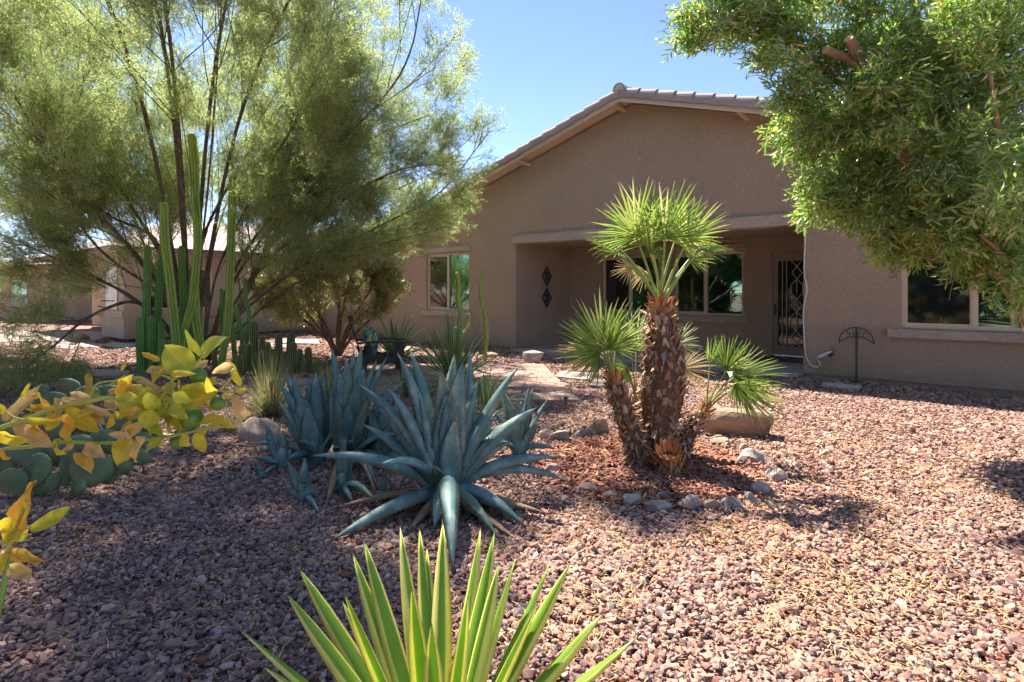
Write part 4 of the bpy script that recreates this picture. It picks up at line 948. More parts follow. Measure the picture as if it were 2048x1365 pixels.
def agave(name, base, leaves, label, W0_=0.12, group='blue agaves in the bed', dry=(), teeth=22, thick=0.022, cat='agave', mat='agave', yref=None):
    """leaves: (tip px, tip py, dY, lift, width factor)"""
    W0 = W0_*1.45
    bx = Vector(base); root = empty(name, bx, label, cat, group)
    for (px, py, dY, lift, wf) in leaves:
        tip = P(px, py, bx.y+dY)
        if tip.z < 0.015:
            g_ = G(px, py)
            if g_.y > bx.y-1.15: tip = Vector((g_.x, g_.y, 0.015))
            else: tip = tip.copy(); tip.z = 0.015
        dv = tip-bx; L = dv.length; hd = Vector((dv.x, dv.y, 0)); hl = max(hd.length, 1e-3)
        b0 = bx+hd/hl*min(0.05, hl*.5)*W0/.12+Vector((0, 0, 0.05*W0/.12))
        ctrl = b0.lerp(tip, 0.45)+Vector((0, 0, L*lift))-hd/hl*L*(0.10 if lift >= 0 else -0.05)
        ctrl.z = max(ctrl.z, 0.05)
        m = MB(); isd = wf < 0; wf = abs(wf)
        side = None
        if hl < 0.18: side = Vector((1, 0.0, 0)) if dY <= 0.03 else Vector((-1, 0, 0))
        strap(m, b0, tip, W0*wf, ctrl, 12, 0.34 if not isd else 0.6, thick*(W0/.12) if not isd else 0.005, side=side, teeth=teeth if not isd else 0, twist=random.uniform(-.25, .25))
        o = m.build('leaf', [MATS['agave_dry'] if isd else MATS[mat], MATS['agave_tooth']], root, smooth=True)
        if isd: tag(o, 'dried brown leaf')
    # short thick heart
    m = MB(); m.tube([bx+Vector((0, 0, -0.02)), bx+Vector((0, 0, .10*W0/.12)), bx+Vector((0, 0, .2*W0/.12))], [.06*W0/.12, .065*W0/.12, .02], 8); m.build('heart', MATS[mat], root, smooth=True)
    return root
def c3(x, y): return 500+x/3.15, 680+y/3.15
def L3(lst): return [(*c3(a, b), c, d_, e) for a, b, c, d_, e in lst]

# ---------------------------------------------------------------- blue agaves
main_b = G(893, 1003)
agave('blue_agave', main_b, L3([
 (1197, 175, -.02, .02, 1.12), (1290, 88, .16, .03, .95), (1386, 48, .14, -.02, .9), (1345, 128, -.0, .0, 1.05), (928, 82, .12, .10, .95), (1008, 58, .22, .08, .9),
 (858, 292, -.03, .10, .95), (690, 285, .02, .16, .85), (378, 733, -.20, .20, .9), (822, 785, -.42, .30, .85), (1692, 168, .05, .08, 1.05), (1815, 425, .16, .16, 1.0),
 (1962, 738, .02, .20, .9), (2030, 900, -.02, .30, .8), (1290, 500, -.06, .0, .9), (985, 248, .2, .06, .85), (1432, 375, .22, .05, .95), (1600, 520, .15, .1, .9),
 (505, 1288, -.34, .14, .8), (1160, 1215, -.50, .34, .72), (1278, 1500, -.66, .42, .78), (1738, 1195, -.38, .26, .72), (1572, 1282, -.5, .22, .55), (1152, 798, -.30, .12, .5),
 (700, 530, .10, .12, .9), (1060, 330, .05, .05, 1.0), (1235, 330, -.05, .02, 1.1), (1440, 250, .12, .04, .95), (800, 420, .12, .12, .9), (1500, 640, .0, .12, .9), (900, 560, .05, .16, .85), (1650, 640, .1, .18, .8), (1100, 420, .25, .03, .8), (1560, 450, .2, .1, .9), (1000, 1215, -.42, .10, -.6), (1850, 1100, -.25, .10, -.75), (520, 1075, -.05, .12, -.5), (1700, 1290, -.55, .06, -.5), (1230, 1350, -.62, .05, -.5)]),
 'largest blue agave in front, with long toothed arching leaves', 0.122)
agave('blue_agave', G(697, 930), L3([
 (512, 45, .10, .07, .9), (602, 100, .05, .03, .85), (654, 68, .12, .0, .85), (705, 38, .08, .0, .95), (722, 170, -.06, .02, 1.05), (870, 98, .08, .06, .9), (802, 118, .14, .05, .9),
 (745, 372, -.20, .08, .6), (943, 592, -.20, .18, .7), (550, 465, -.30, .14, .6), (640, 640, -.35, .10, .55), (520, 682, -.30, .14, .5), (500, 310, .0, .06, .8), (980, 250, .15, .16, .8),
 (560, 200, .02, .04, 1.0), (680, 260, -.1, .0, 1.0), (770, 330, .0, .03, .95), (620, 400, -.15, .02, .9), (850, 420, .05, .12, .8), (810, 960, -.35, .3, .55), (470, 1090, -.4, .2, -.5), (800, 1000, -.3, .3, -.35)]),
 'blue agave left of the largest one, in front of the dark chair', 0.118)
agave('blue_agave', G(632, 926), L3([
 (265, 235, .05, .08, .85), (185, 268, .08, .10, .8), (415, 188, .06, .0, .9), (302, 322, -.05, .04, 1.05), (372, 238, .15, .0, .85), (170, 380, -.05, .1, .8), (225, 200, .18, .06, .7),
 (450, 330, .1, .03, .9), (240, 330, -.02, .05, .9), (470, 220, .12, .0, .85), (360, 420, -.1, .0, 1.0), (200, 480, -.06, .08, .8), (-10, 655, -.12, .16, .62), (60, 700, -.02, .12, .5), (310, 640, -.28, .16, .6), (230, 760, -.35, .2, .5), (120, 820, -.1, .12, .5), (560, 560, -.05, .1, .7), (640, 420, .1, .05, .8)]),
 'blue agave at the left of the clump, one yellowing leaf reaching left', 0.118)
agave('blue_agave', G(762, 928), L3([(790, 330, .0, .02, .9), (862, 380, -.05, .0, 1.0), (945, 330, .08, .05, .9), (760, 450, -.08, .02, .9), (985, 440, .0, .1, .9), (700, 520, .0, .1, .8), (905, 520, -.12, .04, 1.0), (830, 600, -.15, .02, .9), (1010, 600, -.1, .14, .8), (720, 700, -.15, .14, .8), (960, 760, -.2, .2, .7)]),
 'blue agave squeezed between the largest agave and its left neighbour', 0.10)
agave('blue_agave', G(565, 938), L3([(95, 535, .0, .06, .8), (152, 600, .08, .02, .7), (207, 560, .05, .0, .8), (5, 740, -.08, .12, .7), (110, 770, -.15, .1, .6), (260, 690, .0, .1, .6), (60, 870, -.2, .02, .4)]),
 'small blue agave at the far left edge of the clump', 0.075, teeth=12)
agave('blue_agave', G(1038, 912), L3([
 (1590, 308, .08, .05, .85), (1690, 368, -.05, .0, .8), (1756, 293, .12, -.01, .85), (1782, 298, .18, .0, .7), (1880, 372, .05, .06, .95), (1575, 345, .15, .07, .7), (1660, 450, -.12, .02, .7),
 (1500, 400, .12, .1, .75), (1820, 520, -.05, .12, .7), (1930, 690, -.1, .22, .6), (1560, 640, -.15, .12, .6), (1750, 460, .0, .0, .9), (1440, 520, .05, .1, .7)]),
 'blue agave behind the largest one, nearest the mulch bed', 0.085)
agave('blue_agave', G(608, 1004), L3([(232, 758, -.02, .06, .9), (348, 738, .02, .0, .9), (300, 858, -.08, .0, .5), (432, 935, .03, .12, .7), (438, 1108, -.25, .24, .6), (190, 930, -.05, .14, .6), (385, 860, -.05, .0, .5)]),
 'young agave standing at the front left of the clump', 0.055, teeth=8)
agave('blue_agave', G(684, 985), L3([(600, 622, -.02, .0, .9), (560, 700, .0, .05, .8), (650, 700, .03, .0, .8), (805, 1055, -.30, .36, .85), (655, 1060, -.22, .2, .6), (730, 900, .0, .15, .7), (500, 960, -.05, .15, .6)]),
 'young agave in the middle front with a long drooping leaf', 0.062, teeth=8)
agave('blue_agave', G(766, 1004), L3([(870, 798, .0, .0, .8), (828, 900, .0, .0, .8), (962, 962, .0, .2, .8), (800, 960, .0, .1, .6), (900, 990, -.06, .1, .5)]),
 'small pup with few leaves between the two large agaves', 0.035, teeth=0)
agave('blue_agave', G(1008, 1030), L3([(1641, 968, .0, .0, .8), (1660, 1065, .0, .1, .6), (1590, 1040, -.03, .1, .6), (1625, 1100, -.06, .1, .5)]),
 'tiny pup standing right of the largest agave', 0.032, teeth=0)
agave('blue_agave', G(525, 960), L3([(40, 760, .0, .0, .8), (95, 860, -.03, .2, .8), (60, 880, -.05, .1, .6), (20, 850, 0, .1, .5)]), 'tiny pup at the outer left of the agave clump', 0.03, teeth=0)

# ---------------------------------------------------------------- variegated yucca in the foreground
def yucca(name, base, tips, label, W0, L0, mat, cat='yucca', group=None, nseg=9, thick=0.004, wprof=((0, .9), (.15, .8), (.5, 1), (.75, .72), (.92, .3), (1, .01)), lift=0.03, fold=0.42):
    root = empty(name, base, label, cat, group); b = Vector(base)
    for t_ in tips:
        px, py = t_[0], t_[1]; wf = t_[2] if len(t_) > 2 else 1.0
        pref = t_[3] if len(t_) > 3 else None; best = None
        for k in range(60):                       # distance at which the leaf has its real length
            Y = b.y-0.75*L0+1.75*L0*k/59; tp_ = P(px, py, Y); e = abs((tp_-b).length-L0*(t_[4] if len(t_) > 4 else 1))
            e += (0 if pref is None else abs(Y-b.y-pref)*0.6)
            if tp_.z > 0.03 and (best is None or e < best[0]): best = (e, tp_)
        if best is None: continue
        tip = best[1]; hd = Vector((tip.x-b.x, tip.y-b.y, 0)); hl = max(hd.length, 1e-3); b0 = b+hd/hl*0.02
        ctrl = b0.lerp(tip, .5)+Vector((0, 0, L0*lift)); m = MB()
        side = None if hl > .12 else Vector((1, 0, 0))
        strap(m, b0, tip, W0*wf, ctrl, nseg, fold, thick, wprof, side=side, twist=random.uniform(-.5, .5), mi=0)
        m.build('leaf', MATS[mat], root, smooth=True)
    return root
def c6(x, y): return 450+x/2.41, 1000+y/2.41
T6 = [(65, 620, 1, .0), (295, 450, 1, .05), (358, 330, 1, .18), (575, 450, .95, -.1), (563, 482, .7, .0), (615, 255, 1, .25), (670, 195, 1, .25), (845, 130, 1, .30), (900, 420, 1, .05), (937, 135, .8, .32),
      (972, 225, .7, .3), (957, 250, .7, .35), (1050, 105, 1, .30), (995, 590, .95, -.12), (1170, 460, .8, .1), (1232, 135, .95, .30), (1300, 150, 1, .25), (1322, 300, 1.0, .1), (1402, 270, .85, .15),
      (1577, 280, 1, .12), (1512, 490, .8, .0), (1667, 300, .95, .15), (1825, 545, 1, .05), (1995, 655, 1.1, -.05), (180, 800, .8, -.1), (60, 900, .9, -.25), (2050, 950, 1, -.3), (500, 900, .8, -.35), (1400, 900, .8, -.4), (800, 1000, .8, -.4)]
root = yucca('variegated_yucca', (-0.195, 1.52, 0.10), [(*c6(t_[0], t_[1]), t_[2]*1.0, t_[3]) for t_ in T6], 'yellow edged sword leaved yucca in the foreground at the bottom of the photo', 0.066, 0.70, 'yucca_front', group=None)
m = MB(); m.tube([(-0.195, 1.52, -0.02), (-0.195, 1.52, 0.07), (-0.195, 1.52, 0.16)], [.05, .055, .02], 9); m.build('stem', MATS['bark_brown'], root)

# mid-ground striped yuccas
def radial_plant(name, base, L0, n, W0, mat, label, cat='yucca', group=None, el=(8, 88), seed=1, nseg=5, droop=0.0, top=0.12, thick=.003, fold=.35, jit=.15, lift=.03, stem=True):
    rr = random.Random(seed); b = Vector(base); root = empty(name, b, label, cat, group)
    for i in range(n):
        u = (i+.5)/n; e = math.radians(el[1]-(el[1]-el[0])*u**0.8+rr.uniform(-5, 5)); a = i*2.39996+rr.uniform(-.2, .2); L = L0*rr.uniform(1-jit, 1+jit)
        d_ = Vector((math.cos(a)*math.cos(e), math.sin(a)*math.cos(e), math.sin(e))); b0 = b+Vector((d_.x*.02, d_.y*.02, top*(1-u)))
        tip = b0+d_*L; tip.z = max(tip.z-droop*L*math.cos(e), 0.02); m = MB()
        strap(m, b0, tip, W0*rr.uniform(.85, 1.1), b0.lerp(tip, .5)+Vector((0, 0, L*lift+droop*L*.35)), nseg, fold, thick, ((0, .8), (.3, 1), (.7, .7), (.9, .3), (1, .01)), side=None if math.cos(e) > .15 else Vector((1, 0, 0)), twist=rr.uniform(-.5, .5))
        m.build('leaf', MATS[mat], root, smooth=True)
    if stem:
        m = MB(); m.tube([b+Vector((0, 0, -.03)), b+Vector((0, 0, top))], [.04, .035], 7); m.build('stem', MATS['bark_brown'], root)
    return root
radial_plant('striped_yucca', G(905, 792)+Vector((0, 0, .12)), 0.88, 96, 0.040, 'yucca_mid', 'cream striped yucca with stiff radiating leaves beside the paver walk', el=(-6, 86), seed=3, top=.2, group='striped yuccas by the paver walk')
radial_plant('striped_yucca', G(812, 800), 0.42, 34, 0.026, 'yucca_mid', 'low striped yucca between the agaves, under the dark chair', el=(5, 85), seed=4, group='striped yuccas by the paver walk')
radial_plant('striped_yucca', G(972, 836), 0.44, 34, 0.024, 'yucca_mid', 'small green striped yucca behind the largest agave at its right', el=(5, 85), seed=5, group='striped yuccas by the paver walk')
radial_plant('striped_yucca', G(660, 808), 0.40, 34, 0.024, 'yucca_mid', 'small striped yucca behind the left blue agaves near the bunch grass', el=(10, 85), seed=6, group='striped yuccas by the paver walk')
radial_plant('green_agave', G(792, 728), 0.95, 26, 0.085, 'green_agave', 'green agave with recurving leaves behind the dark chair', cat='agave', el=(12, 82), seed=7, top=.1, droop=.25, lift=.12, nseg=7, thick=.012)

# bunch grass and tufts
def tuft(name, base, L0, n, label, cat='grass clump', mat='grass', seed=1, spread=(20, 85), droop=.35, w=.006, group=None):
    rr = random.Random(seed); b = Vector(base); m = MB()
    for i in range(n):
        e = math.radians(rr.uniform(*spread)); a = rr.uniform(0, 6.28); L = L0*rr.uniform(.6, 1.1); d_ = Vector((math.cos(a)*math.cos(e), math.sin(a)*math.cos(e), math.sin(e)))
        b0 = b+Vector((rr.gauss(0, .035), rr.gauss(0, .035), 0)); s = Vector((0, 0, 1)).cross(d_).normalized()*w*.5; vs = []; ns = 4
        for k in range(ns+1):
            u = k/ns; p = b0+d_*L*u+Vector((0, 0, -droop*L*u*u*math.cos(e))); p.z = max(p.z, .01); kk = 1-u**1.5*.9; vs += [p-s*kk, p+s*kk]
        m.add(vs, [(2*k, 2*k+1, 2*k+3, 2*k+2) for k in range(ns)])
    return tag(m.build(name, MATS[mat], loc=b), label, cat, group)
tuft('bunch_grass', G(543, 835), .80, 620, 'pale green bunch grass between the short cacti and the blue agaves', seed=2, spread=(18, 88), w=.009)
tuft('green_tuft', G(455, 862), .28, 260, 'dark low tuft of fine leaves right of the citrus fruit', mat='grass', seed=3, spread=(10, 80), w=.005)
tuft('golden_tuft', G(1003, 818), .22, 240, 'small golden tuft just behind the large blue agave at its right', seed=4, spread=(10, 85), w=.005)
tuft('red_flower_tuft', G(650, 752), .18, 120, 'small reddish tuft beside the last short ribbed cactus', mat='straw', seed=5, spread=(20, 85), w=.006)

# ---------------------------------------------------------------- cacti
def ribbed(m, pts, rad, ribs=7, depth=.26, mi=0, round_top=True, spines=0, smi=1, sub=2):
    pts = [Vector(p) for p in pts]
    pts = spline(pts, 6) if len(pts) > 2 else [pts[0].lerp(pts[1], i/10) for i in range(11)]
    n = len(pts)
    if not hasattr(rad, '__len__'): rad = [rad]
    rr = lerp_list(rad, n)
    if round_top:       # hemispherical crown
        tg = (pts[-1]-pts[-2]).normalized(); r0 = rr[-1]; base = pts[-1]-tg*r0
        pts = [p for p in pts if (p-base).dot(tg) < 0]; rr = rr[:len(pts)]
        for a in (0, 20, 40, 58, 72, 84): pts.append(base+tg*r0*math.sin(math.radians(a))*1.15); rr.append(r0*max(math.cos(math.radians(a)), .06))
    n = len(pts); K = ribs*4; vs = []; uv = []; fs = []; ref = None
    for i, p in enumerate(pts):
        tg = (pts[min(i+1, n-1)]-pts[max(i-1, 0)]).normalized()
        if ref is None: ref = tg.orthogonal().normalized()
        ref = (ref-tg*ref.dot(tg)).normalized(); b = tg.cross(ref)
        for k in range(K):
            ph = (k % 4)/4; c_ = .5+.5*math.cos(2*math.pi*ph); r_ = rr[i]*(1-depth*(1-c_)**0.8); a = 2*math.pi*k/K
            vs.append(p+(ref*math.cos(a)+b*math.sin(a))*r_); uv.append((c_, i/n))
    for i in range(n-1):
        for k in range(K): k2 = (k+1) % K; fs.append((i*K+k, i*K+k2, (i+1)*K+k2, (i+1)*K+k))
    fs.append(tuple((n-1)*K+k for k in range(K)))
    m.add(vs, fs, mi, uv)
    if spines:
        L_ = sum((pts[i+1]-pts[i]).length for i in range(n-1)); q = max(3, int(L_/spines))
        for k in range(0, K, 4):
            for j in range(q):
                f_ = (j+.5)/q*(n-1.01); i = int(f_); fr = f_-i; a = vs[i*K+k].lerp(vs[(i+1)*K+k], fr); c_ = pts[i].lerp(pts[i+1], fr); o_ = (a-c_).normalized(); tg = (pts[i+1]-pts[i]).normalized(); s_ = o_.cross(tg); h = .016
                for dd in (o_+tg*.5, o_-tg*.5+s_*.4, o_-s_*.5):
                    e_ = a+dd.normalized()*h; m.add([a-tg*.0018, a+tg*.0018, e_], [(0, 1, 2)], smi)
def c4(x, y): return x/4.096, 400+y/4.096
def pillar(pl, Y, hw, ribs, mat, parent, name='stem', spines=.0, depth=.26, toground=True):
    pts = [P(*c4(x, y), Y) for x, y in pl]
    if toground and pts[0].z > 0.02: g_ = pts[0].copy(); g_.z = -.02; pts = [g_]+pts
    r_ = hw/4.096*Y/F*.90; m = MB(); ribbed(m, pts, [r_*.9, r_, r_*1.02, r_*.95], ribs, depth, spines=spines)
    return m.build(name, [MATS[mat], MATS['spine']], parent, smooth=False)
cc = empty('column_cactus', G(372, 752), 'tall clump of yellow green ribbed column cacti in front of the feathery tree', 'cactus')
for pl, dY, hw, rb in (([(1442, 1160), (1395, 680), (1352, 320), (1345, 28)], -.1, 41, 7), ([(1490, 1150), (1530, 1000), (1575, 840), (1604, 560), (1622, 300), (1602, 0), (1592, -300), (1568, -545)], .0, 37, 7),
                       ([(1640, 1200), (1605, 1000), (1598, 850), (1590, 700)], .12, 42, 7), ([(1815, 1340), (1862, 1050), (1877, 850), (1892, 400), (1905, 0), (1908, -215)], .05, 36, 7)):
    pillar(pl, 9.6+dY, hw, rb, 'column_cactus', cc, spines=.07)
dc = empty('dark_column_cactus', G(305, 748), 'clump of darker green column cacti left of the tall pale columns', 'cactus')
for pl, dY, hw, rb in (([(1195, 1180), (1205, 700), (1212, 378)], .15, 33, 8), ([(1285, 1100), (1302, 800), (1318, 480)], .3, 31, 8), ([(1490, 1150), (1500, 850), (1492, 600), (1488, 380)], .3, 31, 8),
                       ([(1150, 1370), (1146, 1180), (1142, 962)], -.15, 31, 8), ([(1250, 1300), (1242, 1150), (1240, 958)], -.05, 35, 8), ([(1322, 1320), (1322, 1180), (1322, 1008)], -.1, 29, 8), ([(1325, 1340), (1320, 1250), (1322, 1145)], -.25, 27, 8), ([(1545, 1180), (1560, 900), (1570, 560)], .5, 22, 6)):
    pillar(pl, 9.7+dY, hw, rb, 'dark_cactus', dc, spines=.06)
cd = empty('candelabra_cactus', G(487, 733), 'thin twisted green cactus with upright arms behind the short ribbed cacti', 'cactus')
def c2_(x, y): return 200+x/4.655, 560+y/4.655
for pl, hw in (([(1365, 800), (1370, 560), (1390, 330), (1352, 150), (1350, -20)], 22), ([(1330, 800), (1322, 560), (1295, 380), (1270, 300), (1265, 240)], 22), ([(1370, 480), (1392, 380), (1394, 280)], 16), ([(1262, 780), (1248, 640), (1238, 500), (1232, 420)], 24), ([(1245, 460), (1290, 440), (1300, 360)], 14), ([(1140, 700), (1136, 420), (1130, 250), (1132, 80)], 16)):
    Y = 10.6; pts = [P(*c2_(x, y), Y) for x, y in pl]; m = MB(); g_ = pts[0].copy()
    if g_.z > 0 and pl[0][1] > 600: g_.z = -.02; pts = [g_]+pts
    ribbed(m, pts, [hw/4.655*Y/F], 4, .4, spines=.08); m.build('arm', [MATS['dark_cactus'], MATS['spine']], cd)
tc = empty('torch_cactus', G(560, 742), 'clump of short round topped ribbed cacti with golden spines', 'cactus')
for i, (x, yt, yb, hw) in enumerate(((1437, 393, 700, 38), (1510, 527, 720, 30), (1325, 600, 780, 33), (1392, 598, 720, 28), (1565, 583, 740, 26), (1665, 500, 760, 35), (1780, 485, 640, 38), (1800, 583, 780, 38), (1605, 648, 770, 33),
                                      (1515, 662, 850, 36), (1718, 670, 780, 31), (1862, 650, 770, 28), (1940, 630, 770, 34), (1900, 745, 800, 27), (2035, 745, 800, 38), (1300, 700, 850, 27), (1440, 690, 830, 28), (1065, 660, 800, 25))):
    Y = 10.35-(yb-640)/210*.85; top_ = P(*c2_(x, yt), Y); b_ = Vector((top_.x+random.uniform(-.02, .02), Y, -.02)); r_ = hw/4.655*Y/F; m = MB()
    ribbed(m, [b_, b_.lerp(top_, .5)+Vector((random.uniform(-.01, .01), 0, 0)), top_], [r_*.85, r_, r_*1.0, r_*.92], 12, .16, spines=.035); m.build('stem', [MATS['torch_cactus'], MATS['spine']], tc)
for nm_, gx, gy, pl, hw, lab in (('post_cactus', 922, 742, [((921, 742), (922, 690), (918, 655), (922, 630), (916, 600), (917, 575), (914, 545))], 5.0, 'thin knobbly cactus with a side arm in front of the left window'),
                             ('post_cactus', 969, 722, [((969, 722), (973, 680), (972, 650), (968, 622))], 4.2, 'slender jointed green cactus right of the left window')):
    Y = 10.4 if gx < 950 else 11.4; rt = empty(nm_, Vector(((gx-1024)*Y/F, Y, 0)), lab, 'cactus', 'thin cacti by the left window')
    for q in pl:
        pts = [P(a, b, Y) for a, b in q]; pts[0].z = -.02; m = MB(); ribbed(m, pts, [hw*Y/F*.9, hw*Y/F*1.15, hw*Y/F], 5, .35, spines=.07); m.build('stem', [MATS['column_cactus'], MATS['spine']], rt)
    extra = [((926, 668), (936, 655), (939, 640), (937, 628)), ((921, 662), (912, 672), (912, 655))] if gx < 950 else [((968, 624), (962, 600), (962, 570), (965, 560)), ((965, 560), (966, 550), (965, 541))]
    for q in extra:
        pts = [P(a, b, Y) for a, b in q]; m = MB(); ribbed(m, pts, [hw*Y/F*.7, hw*Y/F*.9, hw*Y/F*.75], 5, .35, spines=.07); m.build('arm', [MATS['column_cactus'], MATS['spine']], rt)

# prickly pear: every pad its own part
pp_ = empty('prickly_pear', G(150, 1000), 'low prickly pear with blue green dotted pads under the yellow citrus leaves', 'cactus')
def c1(x, y): return x/4.096, 650+y/4.096
def pad(cx, cy, rx, ry, tilt, Y, yaw, seed):
    rr = random.Random(seed); k = Y/F/4.096; c = P(*c1(cx, cy), Y); a, b_ = rx*k, ry*k
    if c.z-b_ < 0: c.z = max(c.z, b_*.6)
    m = MB(); th = .021; nu, nv = 18, 6; vs = []; uv = []
    Mt = Matrix.Rotation(yaw, 3, 'Z') @ Matrix.Rotation(rr.uniform(-.25, .1), 3, 'X') @ Matrix.Rotation(math.radians(tilt), 3, 'Y')
    def pt(u, ph):           # ph from -pi/2 (front centre) to pi/2
        r_ = math.cos(ph); x = r_*math.cos(u)*a; z = r_*math.sin(u)*b_; z_ = z; x *= 1-.18*max(0, -math.sin(u))*1.4
        return c+Mt @ Vector((x, math.sin(ph)*th*(1+.3*math.cos(u)), z_))
    phs = [-math.pi/2*q for q in (1, .72, .45, .2, 0)]+[math.pi/2*q for q in (.2, .45, .72, 1)]
    for ph in phs:
        for j in range(nu): vs.append(pt(2*math.pi*j/nu, ph)); uv.append((j/nu, ph))
    fs = [(i*nu+j, i*nu+(j+1) % nu, (i+1)*nu+(j+1) % nu, (i+1)*nu+j) for i in range(len(phs)-1) for j in range(nu)]
    m.add(vs, fs, 0, uv)
    st_ = .021
    for sg in (-1, 1):
        for iz in range(-int(b_/st_), int(b_/st_)+1):
            for ix in range(-int(a/st_)-1, int(a/st_)+1):
                x = (ix+.5*(iz % 2))*st_+rr.uniform(-.002, .002); z = iz*st_+rr.uniform(-.002, .002); q = (x/a)**2+(z/b_)**2
                if q > .93: continue
                y = sg*math.sqrt(1-q)*th*1.0; e = .0036
                o_ = Mt @ Vector((0, sg*.004, 0)); P0 = c+Mt @ Vector((x, y, z)); X = Mt @ Vector((e, 0, 0)); Z = Mt @ Vector((0, 0, e))
                m.add([P0-X-o_*.5, P0-Z-o_*.5, P0+X-o_*.5, P0+Z-o_*.5, P0+o_], [(0, 1, 4), (1, 2, 4), (2, 3, 4), (3, 0, 4)], 1)
    o = m.build('cactus_pad', [MATS['pad'], MATS['areole']], pp_, smooth=True)
PADS = [(560, 520, 165, 85, 0, 4.7), (340, 560, 65, 70, 10, 4.6), (880, 560, 120, 70, 0, 4.6), (700, 600, 110, 100, -20, 4.45), (450, 640, 110, 90, 15, 4.4), (960, 620, 110, 85, 10, 4.4), (230, 640, 90, 90, -10, 4.4),
        (700, 780, 120, 150, 10, 4.2), (500, 860, 110, 130, -10, 4.15), (880, 800, 120, 110, 20, 4.15), (1060, 760, 110, 90, 20, 4.2), (300, 800, 100, 120, 15, 4.15), (230, 1060, 150, 95, 5, 3.95), (50, 1130, 110, 110, -15, 3.95), (100, 920, 110, 100, 5, 4.1),
        (300, 1190, 130, 140, 22, 3.75), (555, 1150, 62, 190, 4, 3.8), (745, 1180, 165, 150, 35, 3.72), (430, 1060, 110, 110, -8, 3.95), (880, 960, 160, 105, 12, 3.95), (1060, 1060, 200, 85, 18, 3.9), (1180, 980, 130, 90, 35, 4.0),
        (640, 1010, 130, 110, 0, 3.9), (960, 1160, 120, 80, 15, 3.85), (640, 1320, 95, 85, 5, 3.7), (110, 1290, 120, 120, -25, 3.7), (440, 1290, 60, 90, 10, 3.75), (40, 1010, 90, 80, 0, 4.0), (1230, 860, 100, 80, 10, 4.2), (780, 900, 110, 110, -25, 4.1),
        (-60, 800, 120, 110, 0, 4.2), (-120, 1050, 120, 120, 10, 4.0), (350, 1330, 80, 70, 0, 3.9), (880, 1240, 90, 70, 10, 3.9)]
for i, (a, b, c, d_, e, Y) in enumerate(PADS): pad(a, b, c, d_, e, Y, random.uniform(-.55, .55) if c > 70 else 1.0, 500+i)

# ---------------------------------------------------------------- adirondack chair and pillows
ch = empty('garden_chair', G(752, 757), 'dark weathered wooden armchair with flat arms on the paver patio, facing right', 'chair')
CB = Vector((-2.20, 9.55, 0.04)); CR = 0.30
def cl(x, y, z): return CB+Matrix.Rotation(CR, 3, 'Z') @ Vector((x, y, z))
def cbox(name, c, size, pitch=0, yaw=0):
    m = MB(); m.box(cl(*c), size, M=(Matrix.Rotation(CR+yaw, 4, 'Z') @ Matrix.Rotation(pitch, 4, 'Y')), bev=.006); return m.build(name, MATS['chair_wood'], ch)
for sy in (-.29, .29):
    cbox('leg', (.30, sy, .28), (.09, .03, .56)); cbox('leg', (-.28, sy*.93, .22), (.09, .03, .5), .25)
    m = MB(); aw = .065; q = [(-.42, .045), (-.2, .055), (.1, .062), (.34, .075), (.44, .05)]; vs = []
    for x, w_ in q: vs += [cl(x, sy*1.04-w_, .565+.01*math.cos(x*6)), cl(x, sy*1.04+w_, .565+.01*math.cos(x*6)), cl(x, sy*1.04+w_, .54+.01*math.cos(x*6)), cl(x, sy*1.04-w_, .54+.01*math.cos(x*6))]
    fs = [(0, 3, 2, 1), (16, 17, 18, 19)]+[(4*i+j, 4*i+(j+1) % 4, 4*i+4+(j+1) % 4, 4*i+4+j) for i in range(4) for j in range(4)]
    m.add(vs, fs); m.build('armrest', MATS['chair_wood'], ch); cbox('side_rail', (.0, sy*.88, .28), (.68, .025, .10), .16)
for i in range(7): cbox('seat_slat', (.27-i*.088, 0, .36-i*.018), (.078, .54, .02), .18)
for i in range(6):
    y = (i-2.5)*.092; h = .72-.035*abs(i-2.5)**1.5*.6; m = MB(); M_ = Matrix.Rotation(CR, 4, 'Z') @ Matrix.Rotation(-.33, 4, 'Y'); c = Vector(cl(-.30-math.sin(.33)*h/2, y, .24+math.cos(.33)*h/2)); m.box(c, (.02, .08, h), M=M_, bev=.006); m.build('back_slat', MATS['chair_wood'], ch)
for z_, x_ in ((.42, -.37), (.80, -.50)): cbox('back_rail', (x_-.012, 0, z_), (.03, .56, .06), -.33)
cbox('head_rest', (-.505, 0, .93), (.07, .5, .08), -.33)
def pillow(nm_, c, size, pitch, lab, yaw=0):
    m = MB(); n = 12; vs = []; Mt = Matrix.Rotation(CR+yaw, 3, 'Z') @ Matrix.Rotation(pitch, 3, 'Y')
    for sg in (1, -1):
        for i in range(n+1):
            for j in range(n+1):
                u, v = i/n*2-1, j/n*2-1; t = (max(0, (1-u**4)*(1-v**4)))**.5; pin = 1-.07*(1-(abs(u)))*abs(v)**3-.07*(1-abs(v))*abs(u)**3
                vs.append(cl(*c)+Mt @ Vector((sg*t*size[0]/2, u*size[1]/2*pin, v*size[2]/2*pin)))
    fs = []
    for s_ in range(2):
        o_ = s_*(n+1)**2
        for i in range(n):
            for j in range(n):
                q = (o_+i*(n+1)+j, o_+(i+1)*(n+1)+j, o_+(i+1)*(n+1)+j+1, o_+i*(n+1)+j+1); fs.append(q if s_ == 0 else q[::-1])
    m.add(vs, fs); tag(m.build(nm_, MATS['pillow'], smooth=True, loc=cl(*c)), lab, 'pillow', 'floral pillows on the dark chair')
pillow('pillow', (-.20, -.06, .55), (.17, .46, .46), -.30, 'larger blue and green floral pillow leaning near the front arm of the dark chair')
pillow('pillow', (-.17, .14, .60), (.14, .40, .40), -.22, 'smaller floral pillow tucked behind the larger one on the dark chair', .3)
